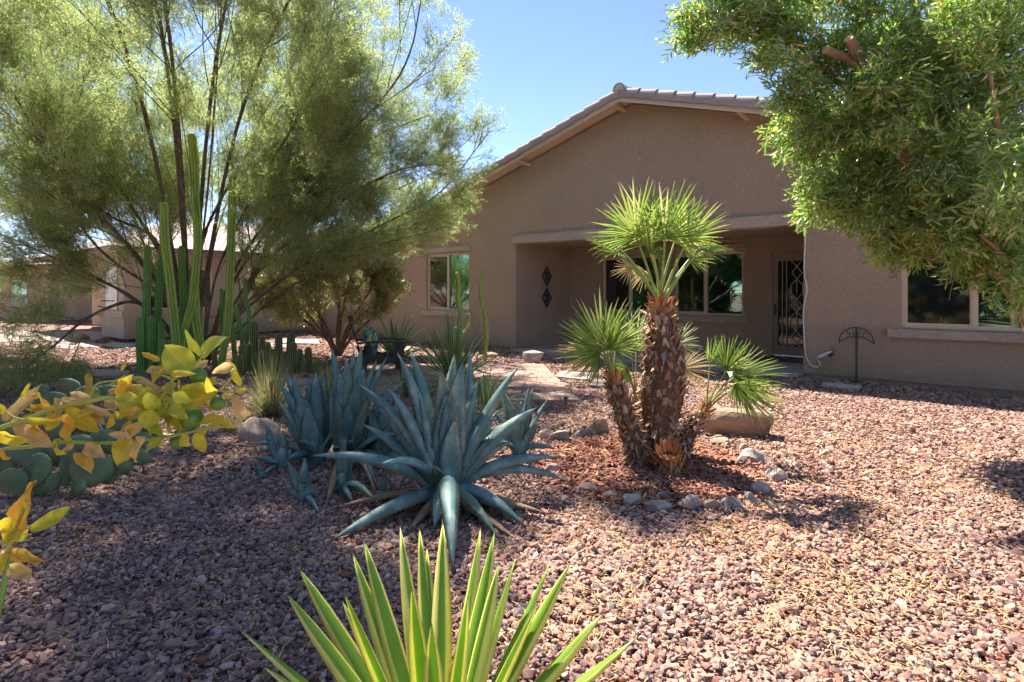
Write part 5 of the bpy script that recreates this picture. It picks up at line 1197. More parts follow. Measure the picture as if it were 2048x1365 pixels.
# stake lights
for px_, py_, h_, lab in ((955, 722, 17, 'small black path light with a clear head beside the thin cactus'), (1131, 806, 12, 'short black stake at the near corner of the paver walk')):
    g0 = G(px_, py_); H_ = h_*g0.y/F; rt = empty('path_light', g0, lab, 'path light', 'stakes by the paver walk'); m = MB(); m.tube([g0+Vector((0, 0, -.02)), g0+Vector((0, 0, H_*.75))], .012, 6); m.build('stake', MATS['black_metal'], rt)
    m = MB(); m.tube([g0+Vector((0, 0, H_*.72)), g0+Vector((0, 0, H_*.78)), g0+Vector((0, 0, H_))], [.03, .032, .022], 8); m.build('lamp_head', MATS['white_plastic' if h_ > 15 else 'black_metal'], rt)

# ---------------------------------------------------------------- fan palms
def fan(parent, hub, axis, face, R, n=34, span=215, pet_from=None, mat='palm_leaf', seed=1, wseg=.021, droop=.05, pet_r=.009, cup=.18):
    """a fan blade: folded segments radiating from the hub; axis = mid direction, face = blade normal"""
    rr = random.Random(seed); hub = Vector(hub); ax = Vector(axis).normalized(); fc = Vector(face); fc = (fc-ax*fc.dot(ax)).normalized(); sd_ = fc.cross(ax)
    m = MB(); n = int(n*.82); R = R*.88; ph_ = rr.uniform(0, 6)
    for i in range(n):
        a = math.radians(-span/2+span*(i+.5)/n+rr.uniform(-1, 1)); d_ = ax*math.cos(a)+sd_*math.sin(a); L = R*(1-.28*(abs(a)/math.radians(span/2))**2)*rr.uniform(.86, 1.08)*(1+.07*math.sin(a*3+ph_)); d_ = (d_+fc*rr.uniform(-.10, .10)+fc*.10*math.sin(a*5+ph_)).normalized()
        cr = fc.cross(d_).normalized(); vs = []; ns = 6; wd = min(wseg, 2*math.sin(math.radians(span/n/2))*L*.40)
        bendr = rr.uniform(.4, 1.6)*(3.0 if rr.random() < .12 else 1)
        for k in range(ns+1):
            u = k/ns; w_ = np.interp(u, [0, .42, .6, .85, 1], [.003, wd*.5*1.05, wd*.44, wd*.22, .0006])
            p = hub+d_*L*u+fc*(cup*L*(u**1.5)*(1 if u < .7 else 1-.2*(u-.7)))+Vector((0, 0, -droop*L*bendr*u**3)); f_ = fc*w_*.75*(1 if i % 2 else 1)
            vs += [p-cr*w_+f_, p, p+cr*w_+f_]
        m.add(vs, [(3*k+j, 3*k+j+1, 3*k+j+4, 3*k+j+3) for k in range(ns) for j in range(2)], 0, [(.5, k/ns) for k in range(ns+1) for _ in range(3)])
    bl = m.build('frond', MATS[mat], parent)
    if pet_from is not None:
        pf = Vector(pet_from); md = pf.lerp(hub, .5)+Vector((0, 0, .03)); m = MB(); m.tube(spline([pf, md, hub, hub+ax*.02], 4), lerp_list([pet_r*1.5, pet_r, pet_r*.8, pet_r*.4], 13), 5); m.build('petiole', MATS['petiole'], bl, smooth=True)
    return bl
def boot_meshes(mat, k=5, long=1.0):
    out = []
    for i in range(k):
        rr = random.Random(900+i); q = MB(); w0, w1, L, t = rr.uniform(.016, .024), rr.uniform(.007, .015), rr.uniform(.065, .10)*long, .004; b1 = rr.uniform(.012, .04)
        vs = []
        for u, w_, y in ((0, w0, 0), (.55, w0*.85, b1*.5), (1, w1, b1)):
            vs += [(-w_, y, u*L), (w_, y+rr.uniform(-.003, .003), u*L+rr.uniform(-.008, .008)), (w_*.9, y-t, u*L), (-w_*.9, y-t, u*L)]
        q.add(vs, [(4*i_+j, 4*i_+(j+1) % 4, 4*i_+4+(j+1) % 4, 4*i_+4+j) for i_ in range(2) for j in range(4)]+[(3, 2, 1, 0), (8, 9, 10, 11)])
        out.append(raw_mesh('leaf_base', q, MATS[mat]))
    return out
BM = boot_meshes('boot'); BO = boot_meshes('boot_orange', 4, 1.3)
def palm_trunk(root, pts, rads, rows, per, seed, cap=.10, sz=1.0, down=.6):
    rr = random.Random(seed); sp = spline(pts, 6); n = len(sp); rd = lerp_list(rads, n); m = MB(); m.tube(sp, [r_*.86 for r_ in rd], 12); m.build('trunk', MATS['trunk_fibre'], root, smooth=True)
    cnt = 0
    for i in range(rows):
        f_ = (i+.5)/rows*(n-1.001); j = int(f_); c = sp[j].lerp(sp[j+1], f_-j); tg = (sp[j+1]-sp[j]).normalized(); r_ = rd[j]+(rd[j+1]-rd[j])*(f_-j)
        u = (i+.5)/rows; a0 = i*2.4
        for k in range(per):
            a = a0+2*math.pi*k/per+rr.uniform(-.18, .18); e1 = tg.orthogonal().normalized(); e2 = tg.cross(e1); out = e1*math.cos(a)+e2*math.sin(a)
            top_ = u > 1-cap
            me = rr.choice(BO if top_ or (u > .8 and rr.random() < .3) else BM)
            lf = rr.uniform(.6, 1.8) if top_ else (rr.uniform(-1.6, -.5) if rr.random() < down*(1.15-u*.6) else rr.uniform(.2, 1.5)); dirv = (out+tg*lf).normalized()
            q = dirv.to_track_quat('Z', 'Y').to_matrix(); yv = (tg-dirv*tg.dot(dirv)).normalized(); xv = yv.cross(dirv); Mx = Matrix((xv, yv, dirv)).transposed() @ Matrix.Rotation(rr.uniform(-.35, .35), 3, 'Z')
            o = link_mesh('leaf_base', me, root); s_ = sz*rr.uniform(.75, 1.35); p = c+out*(r_*.80)+tg*rr.uniform(-.01, .01)
            o.matrix_local = Matrix.Translation(p-root.location) @ Mx.to_4x4() @ Matrix.Scale(s_, 4); cnt += 1
    hm = MB()
    for k in range(int(rows*per*3.2)):
        f_ = rr.uniform(0, n-1.01); j = int(f_); c = sp[j].lerp(sp[j+1], f_-j); tg = (sp[j+1]-sp[j]).normalized(); r_ = rd[j]; a = rr.uniform(0, 6.28); e1 = tg.orthogonal().normalized(); e2 = tg.cross(e1); out = e1*math.cos(a)+e2*math.sin(a)
        p = c+out*r_*.85; d_ = (out*rr.uniform(.4, 1)+tg*rr.uniform(-1.6, 1.2)+e1*rr.uniform(-.5, .5)+e2*rr.uniform(-.5, .5)).normalized(); L = rr.uniform(.03, .10)*sz; s_ = d_.cross(out+e1*.1).normalized()*(rr.uniform(.0015, .005) if rr.random() < .5 else rr.uniform(.006, .012))
        q = p+d_*L*.5; e_ = p+d_*L+Vector((0, 0, -.25*L)); hm.add([p-s_, p+s_, q+s_*.8, q-s_*.8, e_], [(0, 1, 2, 3), (3, 2, 4)])
    tag(hm.build('fibre', MATS['fibre'], root), kind='stuff')
    return sp
UP = Vector((0, 0, 1)); CAMD = Vector((0, -1, .15))
PY = 4.75
t1 = P(1322, 607, PY); t0 = Vector((P(1318, 900, PY).x, PY, -.02))
pm_ = empty('fan_palm', t0, 'tallest fan palm of the clump, thick shaggy trunk and round green crown', 'palm', 'fan palms in the mulch bed')
palm_trunk(pm_, [t0, P(1318, 850, PY), P(1328, 740, PY), P(1322, 660, PY), t1], [.115, .16, .21, .195, .115, .07], 27, 11, 1, .10, .88)
hb = t1+Vector((0, 0, .02))
for i, (hx, hy, dY, ax, fc, R, n_, mt_) in enumerate((
    (1272, 474, -.10, (-.30, -.15, 1), (-.15, -1, .10), .53, 40, 'palm_leaf'), (1330, 478, -.16, (.02, -.15, 1), (0, -1, .15), .52, 40, 'palm_leaf'), (1376, 478, -.04, (.30, -.1, 1), (.35, -1, .1), .46, 36, 'palm_leaf'),
    (1300, 470, .12, (-.15, .2, 1), (0, -.8, .4), .56, 36, 'palm_leaf'), (1350, 482, .14, (.35, .25, 1), (.2, -.8, .3), .50, 34, 'palm_leaf'), (1236, 506, -.05, (-1, -.3, .18), (-.1, -.5, 1), .36, 28, 'palm_leaf'), (1240, 498, .15, (-.9, .3, .45), (0, -.4, 1), .36, 28, 'palm_leaf'),
    (1378, 520, .1, (.8, .3, .25), (.5, -1, .5), .24, 26, 'palm_leaf'), (1400, 500, .0, (1, -.1, .0), (.2, -.6, 1), .30, 26, 'palm_leaf'), (1292, 545, .16, (-.5, .4, -.7), (-.6, -1, .3), .20, 20, 'palm_leaf_dry'), (1300, 505, -.2, (-.3, -.6, .5), (0, -.7, .8), .36, 28, 'palm_leaf'), (1262, 535, .05, (-.6, .0, -.4), (-.2, -1, .5), .2, 20, 'palm_leaf_dry'))):
    fan(pm_, P(hx, hy, PY+dY), ax, fc, R, n_, 220 if R > .4 else 190, hb+Vector((random.uniform(-.03, .03), random.uniform(-.03, .03), -.03)), mt_, 40+i, cup=.10 if R > .4 else .15, pet_r=.011)
LY = 4.62
l0 = Vector((P(1282, 930, LY).x, LY, -.02)); l1 = P(1226, 752, LY)
pl_ = empty('fan_palm', l0, 'left fan palm with a shaggy leaning trunk and bright fan beside the paver walk', 'palm', 'fan palms in the mulch bed')
palm_trunk(pl_, [l0, P(1268, 890, LY), P(1243, 810, LY), l1], [.095, .105, .095, .08, .045], 17, 10, 2, .12, .8)
for i, (hx, hy, dY, ax, fc, R, n_, mt_) in enumerate(((1206, 700, -.08, (-.12, -.05, 1), (-.1, -1, .12), .56, 40, 'palm_leaf'), (1200, 706, -.05, (-1, -.1, .30), (-.1, -.9, .6), .44, 40, 'palm_leaf'), (1220, 696, -.16, (.45, -.2, .9), (.35, -1, .1), .34, 30, 'palm_leaf'),
    (1198, 712, .1, (-1, .3, -.12), (0, -.6, 1), .46, 34, 'palm_leaf_dry'), (1232, 690, .12, (.3, .3, 1), (.3, -1, .2), .42, 30, 'palm_leaf'), (1214, 700, -.2, (-.2, -.8, .35), (0, -.5, 1), .26, 26, 'palm_leaf'))):
    fan(pl_, P(hx, hy, LY+dY), ax, fc, R, n_, 190, l1+Vector((random.uniform(-.02, .02), random.uniform(-.02, .02), -.02)), mt_, 60+i, cup=.12)
RY = 4.85
r0 = Vector((P(1352, 918, RY).x, RY, -.02)); r1 = P(1412, 818, RY)
pr_ = empty('fan_palm', r0, 'small fan palm leaning to the right in front of the brown boulder', 'palm', 'fan palms in the mulch bed')
palm_trunk(pr_, [r0, P(1365, 890, RY), P(1388, 850, RY), r1], [.08, .085, .075, .065, .045], 13, 9, 3, .14, .72)
for i, (hx, hy, dY, ax, fc, R, n_, mt_) in enumerate(((1452, 742, -.05, (.28, -.05, 1), (-.55, -1, .1), .36, 30, 'palm_leaf'), (1466, 752, -.12, (1, -.2, .18), (-.1, -.8, .7), .48, 36, 'palm_leaf'), (1478, 778, -.16, (.85, -.2, -.6), (.3, -1, .5), .46, 28, 'palm_leaf'),
    (1420, 730, .05, (.02, .0, 1), (.9, -1, .1), .31, 22, 'palm_leaf'), (1462, 760, .05, (1, .2, -.05), (0, -.5, 1), .46, 34, 'palm_leaf'), (1470, 768, -.2, (.5, -.4, -.8), (-.2, -1, .2), .30, 24, 'palm_leaf'))):
    fan(pr_, P(hx, hy, RY+dY), ax, fc, R, n_, 150 if i != 3 else 110, r1+Vector((random.uniform(-.01, .01), 0, -.01)), mt_, 80+i, cup=.14, pet_r=.007)
SY = 5.15
s0 = Vector((P(1272, 900, SY).x, SY, -.02)); s1 = P(1272, 800, SY)
ps_ = empty('fan_palm', s0, 'silvery fan palm sprout between the left and the tallest trunks', 'palm', 'fan palms in the mulch bed')
palm_trunk(ps_, [s0, (s0+s1)/2, s1], [.08, .07, .05], 8, 7, 5, .3, .8)
for i, (hx, hy, dY, ax, fc, R, n_, mt_) in enumerate(((1262, 705, .0, (-.1, -.1, 1), (-.3, -1, .1), .33, 28, 'palm_leaf_pale'), (1240, 700, .05, (-.5, 0, .8), (-.2, -1, .1), .33, 28, 'palm_leaf_pale'), (1272, 690, .1, (.3, .1, 1), (.4, -1, .1), .36, 26, 'palm_leaf_pale'),
    (1256, 740, .0, (-.8, -.1, -.3), (0, -.9, .4), .28, 24, 'palm_leaf'), (1360, 738, .35, (1, .1, -.15), (0, -.8, .6), .42, 30, 'palm_leaf_dry'), (1350, 690, .3, (1, 0, .35), (0, -1, .4), .30, 24, 'palm_leaf_pale'))):
    fan(ps_, P(hx, hy, SY+dY), ax, fc, R, n_, 150, s1, mt_, 100+i, cup=.14, pet_r=.006)
st_ = empty('palm_stump', P(1338, 922, 4.45), 'short orange brown palm stump at the front foot of the trunks', 'palm stump'); st_.location.z = 0
q0 = Vector(st_.location); palm_trunk(st_, [q0+Vector((0, 0, -.02)), q0+Vector((0, 0, .10)), q0+Vector((-.01, -.03, .16))], [.11, .085, .04], 7, 9, 9, 1.0, .9, down=.1)
# ================================================================ trees
def rnd_unit(rr):
    while True:
        v = Vector((rr.uniform(-1, 1), rr.uniform(-1, 1), rr.uniform(-1, 1)))
        if .05 < v.length < 1: return v.normalized()
def spray_mesh(name, seed, L=.42, ntw=7, nl=11, ll=.042, lw=.0055, mats=None, arc=.5, drop=.25, lspread=.6, tw_r=.0016, tl=.55, leafseg=2):
    """a twig with side twiglets carrying narrow leaves, growing along +Z"""
    rr = random.Random(seed); m = MB()
    main = [Vector((0, 0, 0)), Vector((rr.uniform(-.05, .05)*L, rr.uniform(-.05, .05)*L, L*.5)), Vector((rr.uniform(-.12, .12)*L, rr.uniform(-.12, .12)*L, L))]; main = spline(main, 3)
    m.tube(main, lerp_list([tw_r*1.8, tw_r*.5], len(main)), 3, cap=False)
    stems = [main]
    for i in range(ntw):
        u = .12+.8*i/ntw; j = u*(len(main)-1); p = main[int(j)].lerp(main[min(int(j)+1, len(main)-1)], j-int(j)); a = i*2.4+rr.uniform(-.4, .4)
        d_ = Vector((math.cos(a)*.75, math.sin(a)*.75, rr.uniform(.5, 1.0))).normalized(); tL = L*tl*rr.uniform(.5, 1)*(1-.35*u)
        st = [p, p+d_*tL*.5, p+d_*tL+Vector((0, 0, tL*.12))]; m.tube(st, [tw_r, tw_r*.7, tw_r*.3], 3, cap=False); stems.append(spline(st, 2))
    for s_ in stems:
        n = len(s_)-1; tot = nl if s_ is not main else nl+3
        for k in range(tot):
            u = (k+.6)/tot; f_ = u*n; i = min(int(f_), n-1); p = s_[i].lerp(s_[i+1], f_-i); tg = (s_[i+1]-s_[i]).normalized(); a = k*2.4+rr.uniform(-.5, .5)
            e1 = tg.orthogonal().normalized(); e2 = tg.cross(e1); o_ = e1*math.cos(a)+e2*math.sin(a); d_ = (tg*rr.uniform(.5, 1.0)+o_*lspread).normalized(); l = ll*rr.uniform(.65, 1.25)
            sd_ = d_.cross(rnd_unit(rr)); sd_ = sd_.normalized() if sd_.length > .01 else e1; nn = sd_.cross(d_)
            b_ = nn*l*rr.uniform(-.14, .14)
            if leafseg == 2: m.add([p, p+d_*l*.5+sd_*lw*.5+b_, p+d_*l, p+d_*l*.5-sd_*lw*.5+b_], [(0, 1, 2, 3)], 1)
            else: m.add([p, p+d_*l*.3+sd_*lw*.42+b_*.8, p+d_*l*.7+sd_*lw*.40+b_, p+d_*l, p+d_*l*.7-sd_*lw*.40+b_, p+d_*l*.3-sd_*lw*.42+b_*.8, p+d_*l*.35+b_*1.2+nn*lw*.18, p+d_*l*.7+b_*1.3+nn*lw*.15], [(0, 1, 6), (1, 2, 7, 6), (2, 3, 7), (3, 4, 7), (4, 5, 6, 7), (5, 0, 6)], 1)
    return raw_mesh(name, m, mats)

def grow(rr, p, d, L, r, lev, maxlev, tubes, tips, up=.12, nchild=(7, 5, 4), spread=(.75, .7, .7), ratio=(.5, .45, .5), start=.25, wig=.12, tipn=4, minr=.003):
    n = 6 if lev < 2 else 4; pts = [Vector(p)]; dd = Vector(d).normalized()
    for i in range(n):
        dd = (dd+rnd_unit(rr)*wig+Vector((0, 0, up))*(1 if lev else .6)).normalized(); pts.append(pts[-1]+dd*L/n)
    add_limb(rr, pts, r, lev, maxlev, tubes, tips, up, nchild, spread, ratio, start, wig, tipn, minr)
def add_limb(rr, pts, r, lev, maxlev, tubes, tips, up=.12, nchild=(7, 5, 4), spread=(.75, .7, .7), ratio=(.5, .45, .5), start=.25, wig=.12, tipn=4, minr=.003, ro=None):
    n = len(pts)-1; L = sum((pts[i+1]-pts[i]).length for i in range(n))
    tubes.append((lev, pts, lerp_list([r, r*.62, max(r*.22, minr)], len(pts))))
    if lev >= maxlev:
        for k in range(tipn):
            u = (k+1)/tipn; f_ = u*n; i = min(int(f_), n-1); tips.append((pts[i].lerp(pts[i+1], f_-i), (pts[i+1]-pts[i]).normalized()))
        return
    nc = nchild[min(lev, len(nchild)-1)]
    for k in range(nc):
        u = start+(1-start)*(k+rr.uniform(.2, .9))/nc; f_ = u*n; i = min(int(f_), n-1); p = pts[i].lerp(pts[i+1], f_-i); tg = (pts[i+1]-pts[i]).normalized()
        s = rnd_unit(rr); s = (s-tg*s.dot(tg)).normalized(); sp_ = spread[min(lev, len(spread)-1)]; d2 = (tg+s*sp_*rr.uniform(.6, 1.1)+Vector((0, 0, up*.8))).normalized()
        grow(rr, p, d2, L*ratio[min(lev, len(ratio)-1)]*(1.25-u*.6)*rr.uniform(.75, 1.15), r*.27*(1.1-u*.4), lev+1, maxlev, tubes, tips, up, nchild, spread, ratio, start, wig, tipn, minr)
    tips.append((pts[-1], (pts[-1]-pts[-2]).normalized()))
def write_wood(tubes, root, mat, keep=lambda p: True, limb='limb'):
    tw = MB()
    for lev, pts, rr_ in tubes:
        if lev == 0:
            m = MB(); m.tube(spline(pts, 3), lerp_list(rr_, 3*(len(pts)-1)+1), 8); m.build(limb, MATS[mat], root, smooth=True)
        else:
            q = [p for p in pts if keep(p)]
            if len(q) >= 2: tw.tube(q, rr_[:len(q)], 5 if lev == 1 else 3, cap=False)
    tag(tw.build('branches', MATS[mat], root, smooth=True), kind='stuff')
def foliage(tips, root, coll, ncoll, seed, scl=(.7, 1.2), reps=1, jit=.1, keep=lambda p: True, dj=.5, name='foliage', bend=Vector((0, 0, 0))):
    rr = random.Random(seed); P_, R_, S_, I_ = [], [], [], []
    for p, d_ in tips:
        for k in range(reps):
            q = p+rnd_unit(rr)*jit*rr.random()
            if not keep(q): continue
            dr = (d_+rnd_unit(rr)*dj+bend).normalized(); P_.append(q); R_.append(dir_euler(dr, rr.uniform(0, 6.28))); s_ = rr.uniform(*scl); S_.append((s_, s_, s_)); I_.append(rr.randrange(ncoll))
    o = scatter(name, P_, R_, S_, I_, coll, root); tag(o, kind='stuff'); return o, len(P_)
ac = source_collection('acacia_spray_source', [spray_mesh('acacia_spray', 700+i, .42, 7, 9, .062, .0095, [MATS['bark_brown'], MATS['acacia_leaf']], lspread=.55) for i in range(8)])
def topx(px, py, Y): return P(px, py, Y)

# big feathery tree ------------------------------------------------
TB = Vector((-6.35, 11.2, 0))
tree = empty('feathery_tree', TB, 'large multi trunked tree with feathery yellow green leaves towering over the cacti at the left', 'tree')
XM = ([-900, -300, 0, 60, 130, 200, 235, 300, 380, 440, 500, 545, 560, 620, 760, 900], [560, 800, 868, 925, 935, 915, 985, 965, 930, 915, 860, 820, 560, 470, 190, 60])
def in_tree(p):
    if p.z < .25: return False
    if p.y < 4.5: return False
    px = 1024+F*p.x/p.y; py = 580-F*(p.z-CAM_H)/p.y
    if py > 760 or px > np.interp(py, *XM): return False
    if py > 430 and px < 290 and noise.noise(p*1.3) < -.02: return False
    if p.y < 9.9 and 262 < px < 485 and py > 255: return False
    fx, fy = p.x+.364*p.z, p.y-.539*p.z          # where its shadow falls: the sunny patio and palm bed stay open
    h_ = noise.noise(p*2.1+Vector((9, 2, 4)))
    if -1.3 < fx < 1.3 and 7.0 < fy < 11.0 and h_ < .02: return False
    if fx > -.55 and fy < 7.0 and h_ < .20: return False
    if p.x > -1.0-.42*(8.5-p.y)*(p.y < 8.5) and p.z > 4.5 and p.y < 8.5: return False
    return True
rr = random.Random(5); tubes, tips = [], []
limbs = [  # px, py, Y
 [(405, 735, 11.2), (350, 560, 11.0), (300, 470, 10.8), (215, 430, 10.4), (120, 330, 9.8), (0, 225, 9.0)],
 [(400, 735, 11.2), (290, 615, 10.7), (200, 560, 10.2), (100, 512, 9.6), (-40, 450, 8.9)],
 [(400, 735, 11.2), (352, 560, 11.2), (330, 420, 11.4), (270, 200, 11.6), (235, -40, 12.0)],
 [(405, 735, 11.2), (395, 520, 11.0), (470, 350, 10.6), (580, 190, 10.2), (720, -40, 9.8)],
 [(410, 735, 11.2), (480, 610, 11.2), (560, 440, 11.2), (605, 250, 11.0), (645, -30, 10.8)],
 [(410, 735, 11.2), (470, 640, 11.0), (545, 575, 10.8), (610, 530, 10.6), (760, 452, 10.2), (880, 385, 9.9), (975, 268, 9.7)],
 [(410, 735, 11.2), (482, 610, 11.3), (535, 500, 11.5), (640, 380, 11.7), (770, 225, 11.8), (910, 75, 12.0)],
 [(400, 735, 11.2), (345, 555, 10.9), (190, 300, 10.0), (60, 120, 9.2), (-60, 0, 8.5)],
 [(400, 735, 11.2), (290, 612, 10.3), (190, 628, 9.3), (110, 690, 8.5), (30, 750, 7.9)],
 [(400, 735, 11.2), (330, 580, 11.4), (240, 480, 11.9), (110, 430, 12.4), (-60, 400, 13.0)],
 [(405, 735, 11.2), (430, 560, 10.6), (500, 400, 9.6), (620, 180, 8.6), (700, -120, 7.4)],
 [(405, 735, 11.2), (400, 560, 10.4), (420, 330, 9.2), (440, 60, 8.2), (460, -300, 7.2)],
 [(410, 735, 11.2), (470, 560, 10.9), (590, 400, 10.4), (720, 290, 10.0), (860, 230, 9.8)],
 [(405, 735, 11.2), (330, 600, 11.0), (200, 500, 10.6), (80, 340, 10.2), (-60, 200, 9.8)],
 [(410, 735, 11.2), (500, 600, 11.8), (620, 520, 12.2), (740, 470, 12.4), (860, 440, 12.6)],
 [(405, 735, 11.2), (430, 480, 12.2), (520, 250, 13.0), (640, 20, 13.6)],
 [(400, 735, 11.2), (300, 520, 12.0), (220, 300, 12.8), (120, 80, 13.5)],
 [(405, 735, 11.2), (480, 520, 10.4), (640, 330, 9.5), (800, 150, 8.9), (850, -40, 8.4)],
 [(410, 735, 11.2), (520, 620, 10.6), (640, 540, 10.1), (760, 490, 9.8), (880, 460, 9.6)],
 [(410, 735, 11.2), (500, 560, 10.8), (660, 420, 10.2), (800, 340, 9.8), (930, 330, 9.6)],
 [(400, 735, 11.2), (310, 560, 10.4), (160, 380, 9.0), (0, 140, 7.6), (-120, -200, 6.2)],
]
for i, l_ in enumerate(limbs):
    pts = spline([P(*q) for q in l_], 3); pts[0].z = max(pts[0].z, -.02)
    L = sum((pts[k+1]-pts[k]).length for k in range(len(pts)-1)); dn = i == 8
    add_limb(rr, pts, .058 if i in (4, 6) else (.026 if i in (10, 11, 15, 18) else .038), 0, 2, tubes, tips, up=-.02 if dn else .08, nchild=(17, 6), spread=(.85, .8), ratio=(.28, .42), start=.22, tipn=3)
# limbs arching over the yard towards the camera, above the picture
for tx, ty, tz in ((-2.7, 6.0, 5.6), (-3.7, 5.3, 5.5), (-1.9, 7.0, 6.0), (-5.2, 5.6, 6.4), (-3.3, 4.9, 5.4)):
    e = Vector((tx, ty, tz)); m1 = TB.lerp(e, .35)+Vector((0, 0, 1.9)); pts = spline([TB+Vector((0, 0, .1)), m1, TB.lerp(e, .7)+Vector((0, 0, 1.5)), e], 4)
    add_limb(rr, pts, .04, 0, 2, tubes, tips, up=.06, nchild=(13, 6), spread=(.8, .8), ratio=(.27, .42), start=.35, tipn=3)
write_wood(tubes, tree, 'bark_dark', in_tree)
_, nf = foliage(tips, tree, ac, 8, 6, (.65, 1.15), 5, .36, lambda p: in_tree(p) and noise.noise(p*1.5+Vector((5, 5, 1))) > -.21, .6, bend=Vector((0, 0, -.05)))
print('tree sprays', nf, len(tips))
tag(tree, 'large multi trunked tree with feathery yellow green leaves towering over the cacti')
# bird nest
m = MB(); nc = P(126, 384, 9.6)
for i in range(90):
    a = random.uniform(0, 6.28); r_ = random.uniform(.10, .19); z = random.uniform(-.09, .07); a2 = a+random.uniform(.5, 1.4); r2 = random.uniform(.10, .19)
    m.tube([nc+Vector((r_*math.cos(a), r_*math.sin(a), z)), nc+Vector((r2*math.cos((a+a2)/2)*1.1, r2*math.sin((a+a2)/2)*1.1, z+random.uniform(-.02, .02))), nc+Vector((r2*math.cos(a2), r2*math.sin(a2), z+random.uniform(-.04, .04)))], .006, 3)
tag(m.build('bird_nest', MATS['bark_brown'], loc=nc), 'round brown twig nest in the left branches of the feathery tree', 'nest')

# gold leaved bush tree behind the torch cacti ---------------------
bs = source_collection('bush_spray_source', [spray_mesh('bush_spray', 800+i, .26, 6, 6, .036, .020, [MATS['bark_brown'], MATS['bush_leaf']], lspread=.8) for i in range(6)])
BB = G(672, 713); BB = Vector((BB.x, BB.y, 0)); YB = BB.y
bush = empty('gold_leaved_shrub', BB, 'small multi stemmed tree with olive gold leaves behind the short ribbed cacti', 'tree')
tubes, tips = [], []
for l_ in ([(672, 716), (665, 685), (645, 640), (615, 590), (595, 540)], [(674, 716), (675, 660), (678, 610), (668, 560), (672, 525)], [(672, 716), (655, 680), (620, 650), (575, 615), (540, 580)], [(676, 716), (690, 665), (712, 625), (735, 590), (755, 560)],
           [(674, 716), (682, 640), (700, 560), (715, 525)], [(672, 716), (650, 670), (600, 610), (560, 560)], [(676, 716), (700, 680), (740, 640), (775, 610)], [(670, 700), (640, 640), (640, 560), (630, 525)], [(678, 716), (705, 650), (760, 600), (785, 575)]):
    dy = rr.uniform(-.8, .8); pts = spline([P(a, b, YB+dy*k/(len(l_)-1)) for k, (a, b) in enumerate(l_)], 3); pts[0].z = max(-.02, min(pts[0].z, .1))
    add_limb(rr, pts, .045, 0, 2, tubes, tips, up=.05, nchild=(10, 5), spread=(.8, .8), ratio=(.32, .45), start=.35, tipn=3)
def in_bush(p):
    px = 1024+F*p.x/p.y; py = 580-F*(p.z-CAM_H)/p.y; return py < np.interp(px, [500, 540, 600, 680, 740, 800], [590, 635, 665, 668, 650, 590]) and 512 < px < 800
write_wood(tubes, bush, 'bark_brown', lambda p: True)
_, nf = foliage(tips, bush, bs, 6, 9, (.8, 1.3), 2, .14, lambda p: in_bush(p) and noise.noise(p*3.5) > -.12, .7); print('bush sprays', nf)

# olive tree at the right -------------------------------------------
OB = Vector((5.2, 5.05, 0))
olive = empty('olive_tree', OB, 'olive tree with dense grey green leaves and two sawn branch stubs at the right', 'tree')
om = [spray_mesh('olive_sprig', 850+i, .32, 5, 7, .080, .0195, [MATS['twig_grey'], MATS['olive_leaf']], lspread=.75, tw_r=.0022, tl=.6, leafseg=6) for i in range(8)]
ol = source_collection('olive_sprig_source', om)
def wob(px, py, Y): return P(px, py, Y)
wood = [([OB+Vector((0, 0, -.02)), P(2096, 760, 5.1), P(2066, 640, 5.1), P(2016, 560, 5.1), P(1935, 410, 5.1), P(1900, 300, 5.1)], .115, .05),
        ([P(2010, 550, 5.1), P(1860, 430, 5.1), P(1790, 260, 5.0), P(1735, 145, 4.8), P(1698, 78, 4.65)], .06, .042), ([P(1790, 260, 5.0), P(1725, 140, 4.85), P(1652, 100, 4.7)], .045, .036),
        ([P(2066, 640, 5.1), P(2100, 400, 5.0), P(2120, 100, 4.9), P(2140, -200, 4.9)], .08, .03), ([P(1935, 410, 5.1), P(1880, 200, 5.3), P(1820, -20, 5.5), P(1790, -200, 5.6)], .05, .02),
        ([P(1900, 300, 5.1), P(1700, 180, 5.3), P(1560, 60, 5.4), P(1450, 20, 5.4)], .04, .008), ([P(1935, 410, 5.1), P(1800, 420, 5.4), P(1680, 420, 5.6)], .04, .008), ([P(2010, 550, 5.1), P(1880, 520, 5.3), P(1760, 500, 5.5)], .04, .008),
        ([P(2090, 400, 5.0), P(2010, 300, 4.3), P(1980, 150, 3.9)], .04, .01), ([P(2066, 640, 5.1), P(2010, 520, 4.6), P(1960, 470, 4.4)], .03, .008)]
for i, (q, a, b) in enumerate(wood):
    m = MB(); sp_ = spline(q, 5); m.tube(sp_, lerp_list([a, b], len(sp_)), 10, cap=True); m.build('trunk' if i == 0 else 'limb', MATS['bark_olive'], olive, smooth=False)
    if i in (1, 2):
        e = sp_[-1]; dd = (sp_[-1]-sp_[-2]).normalized(); m = MB(); m.tube([e, e+dd*.006], b*.98, 12); m.build('cut_end', MATS['cutwood'], olive)
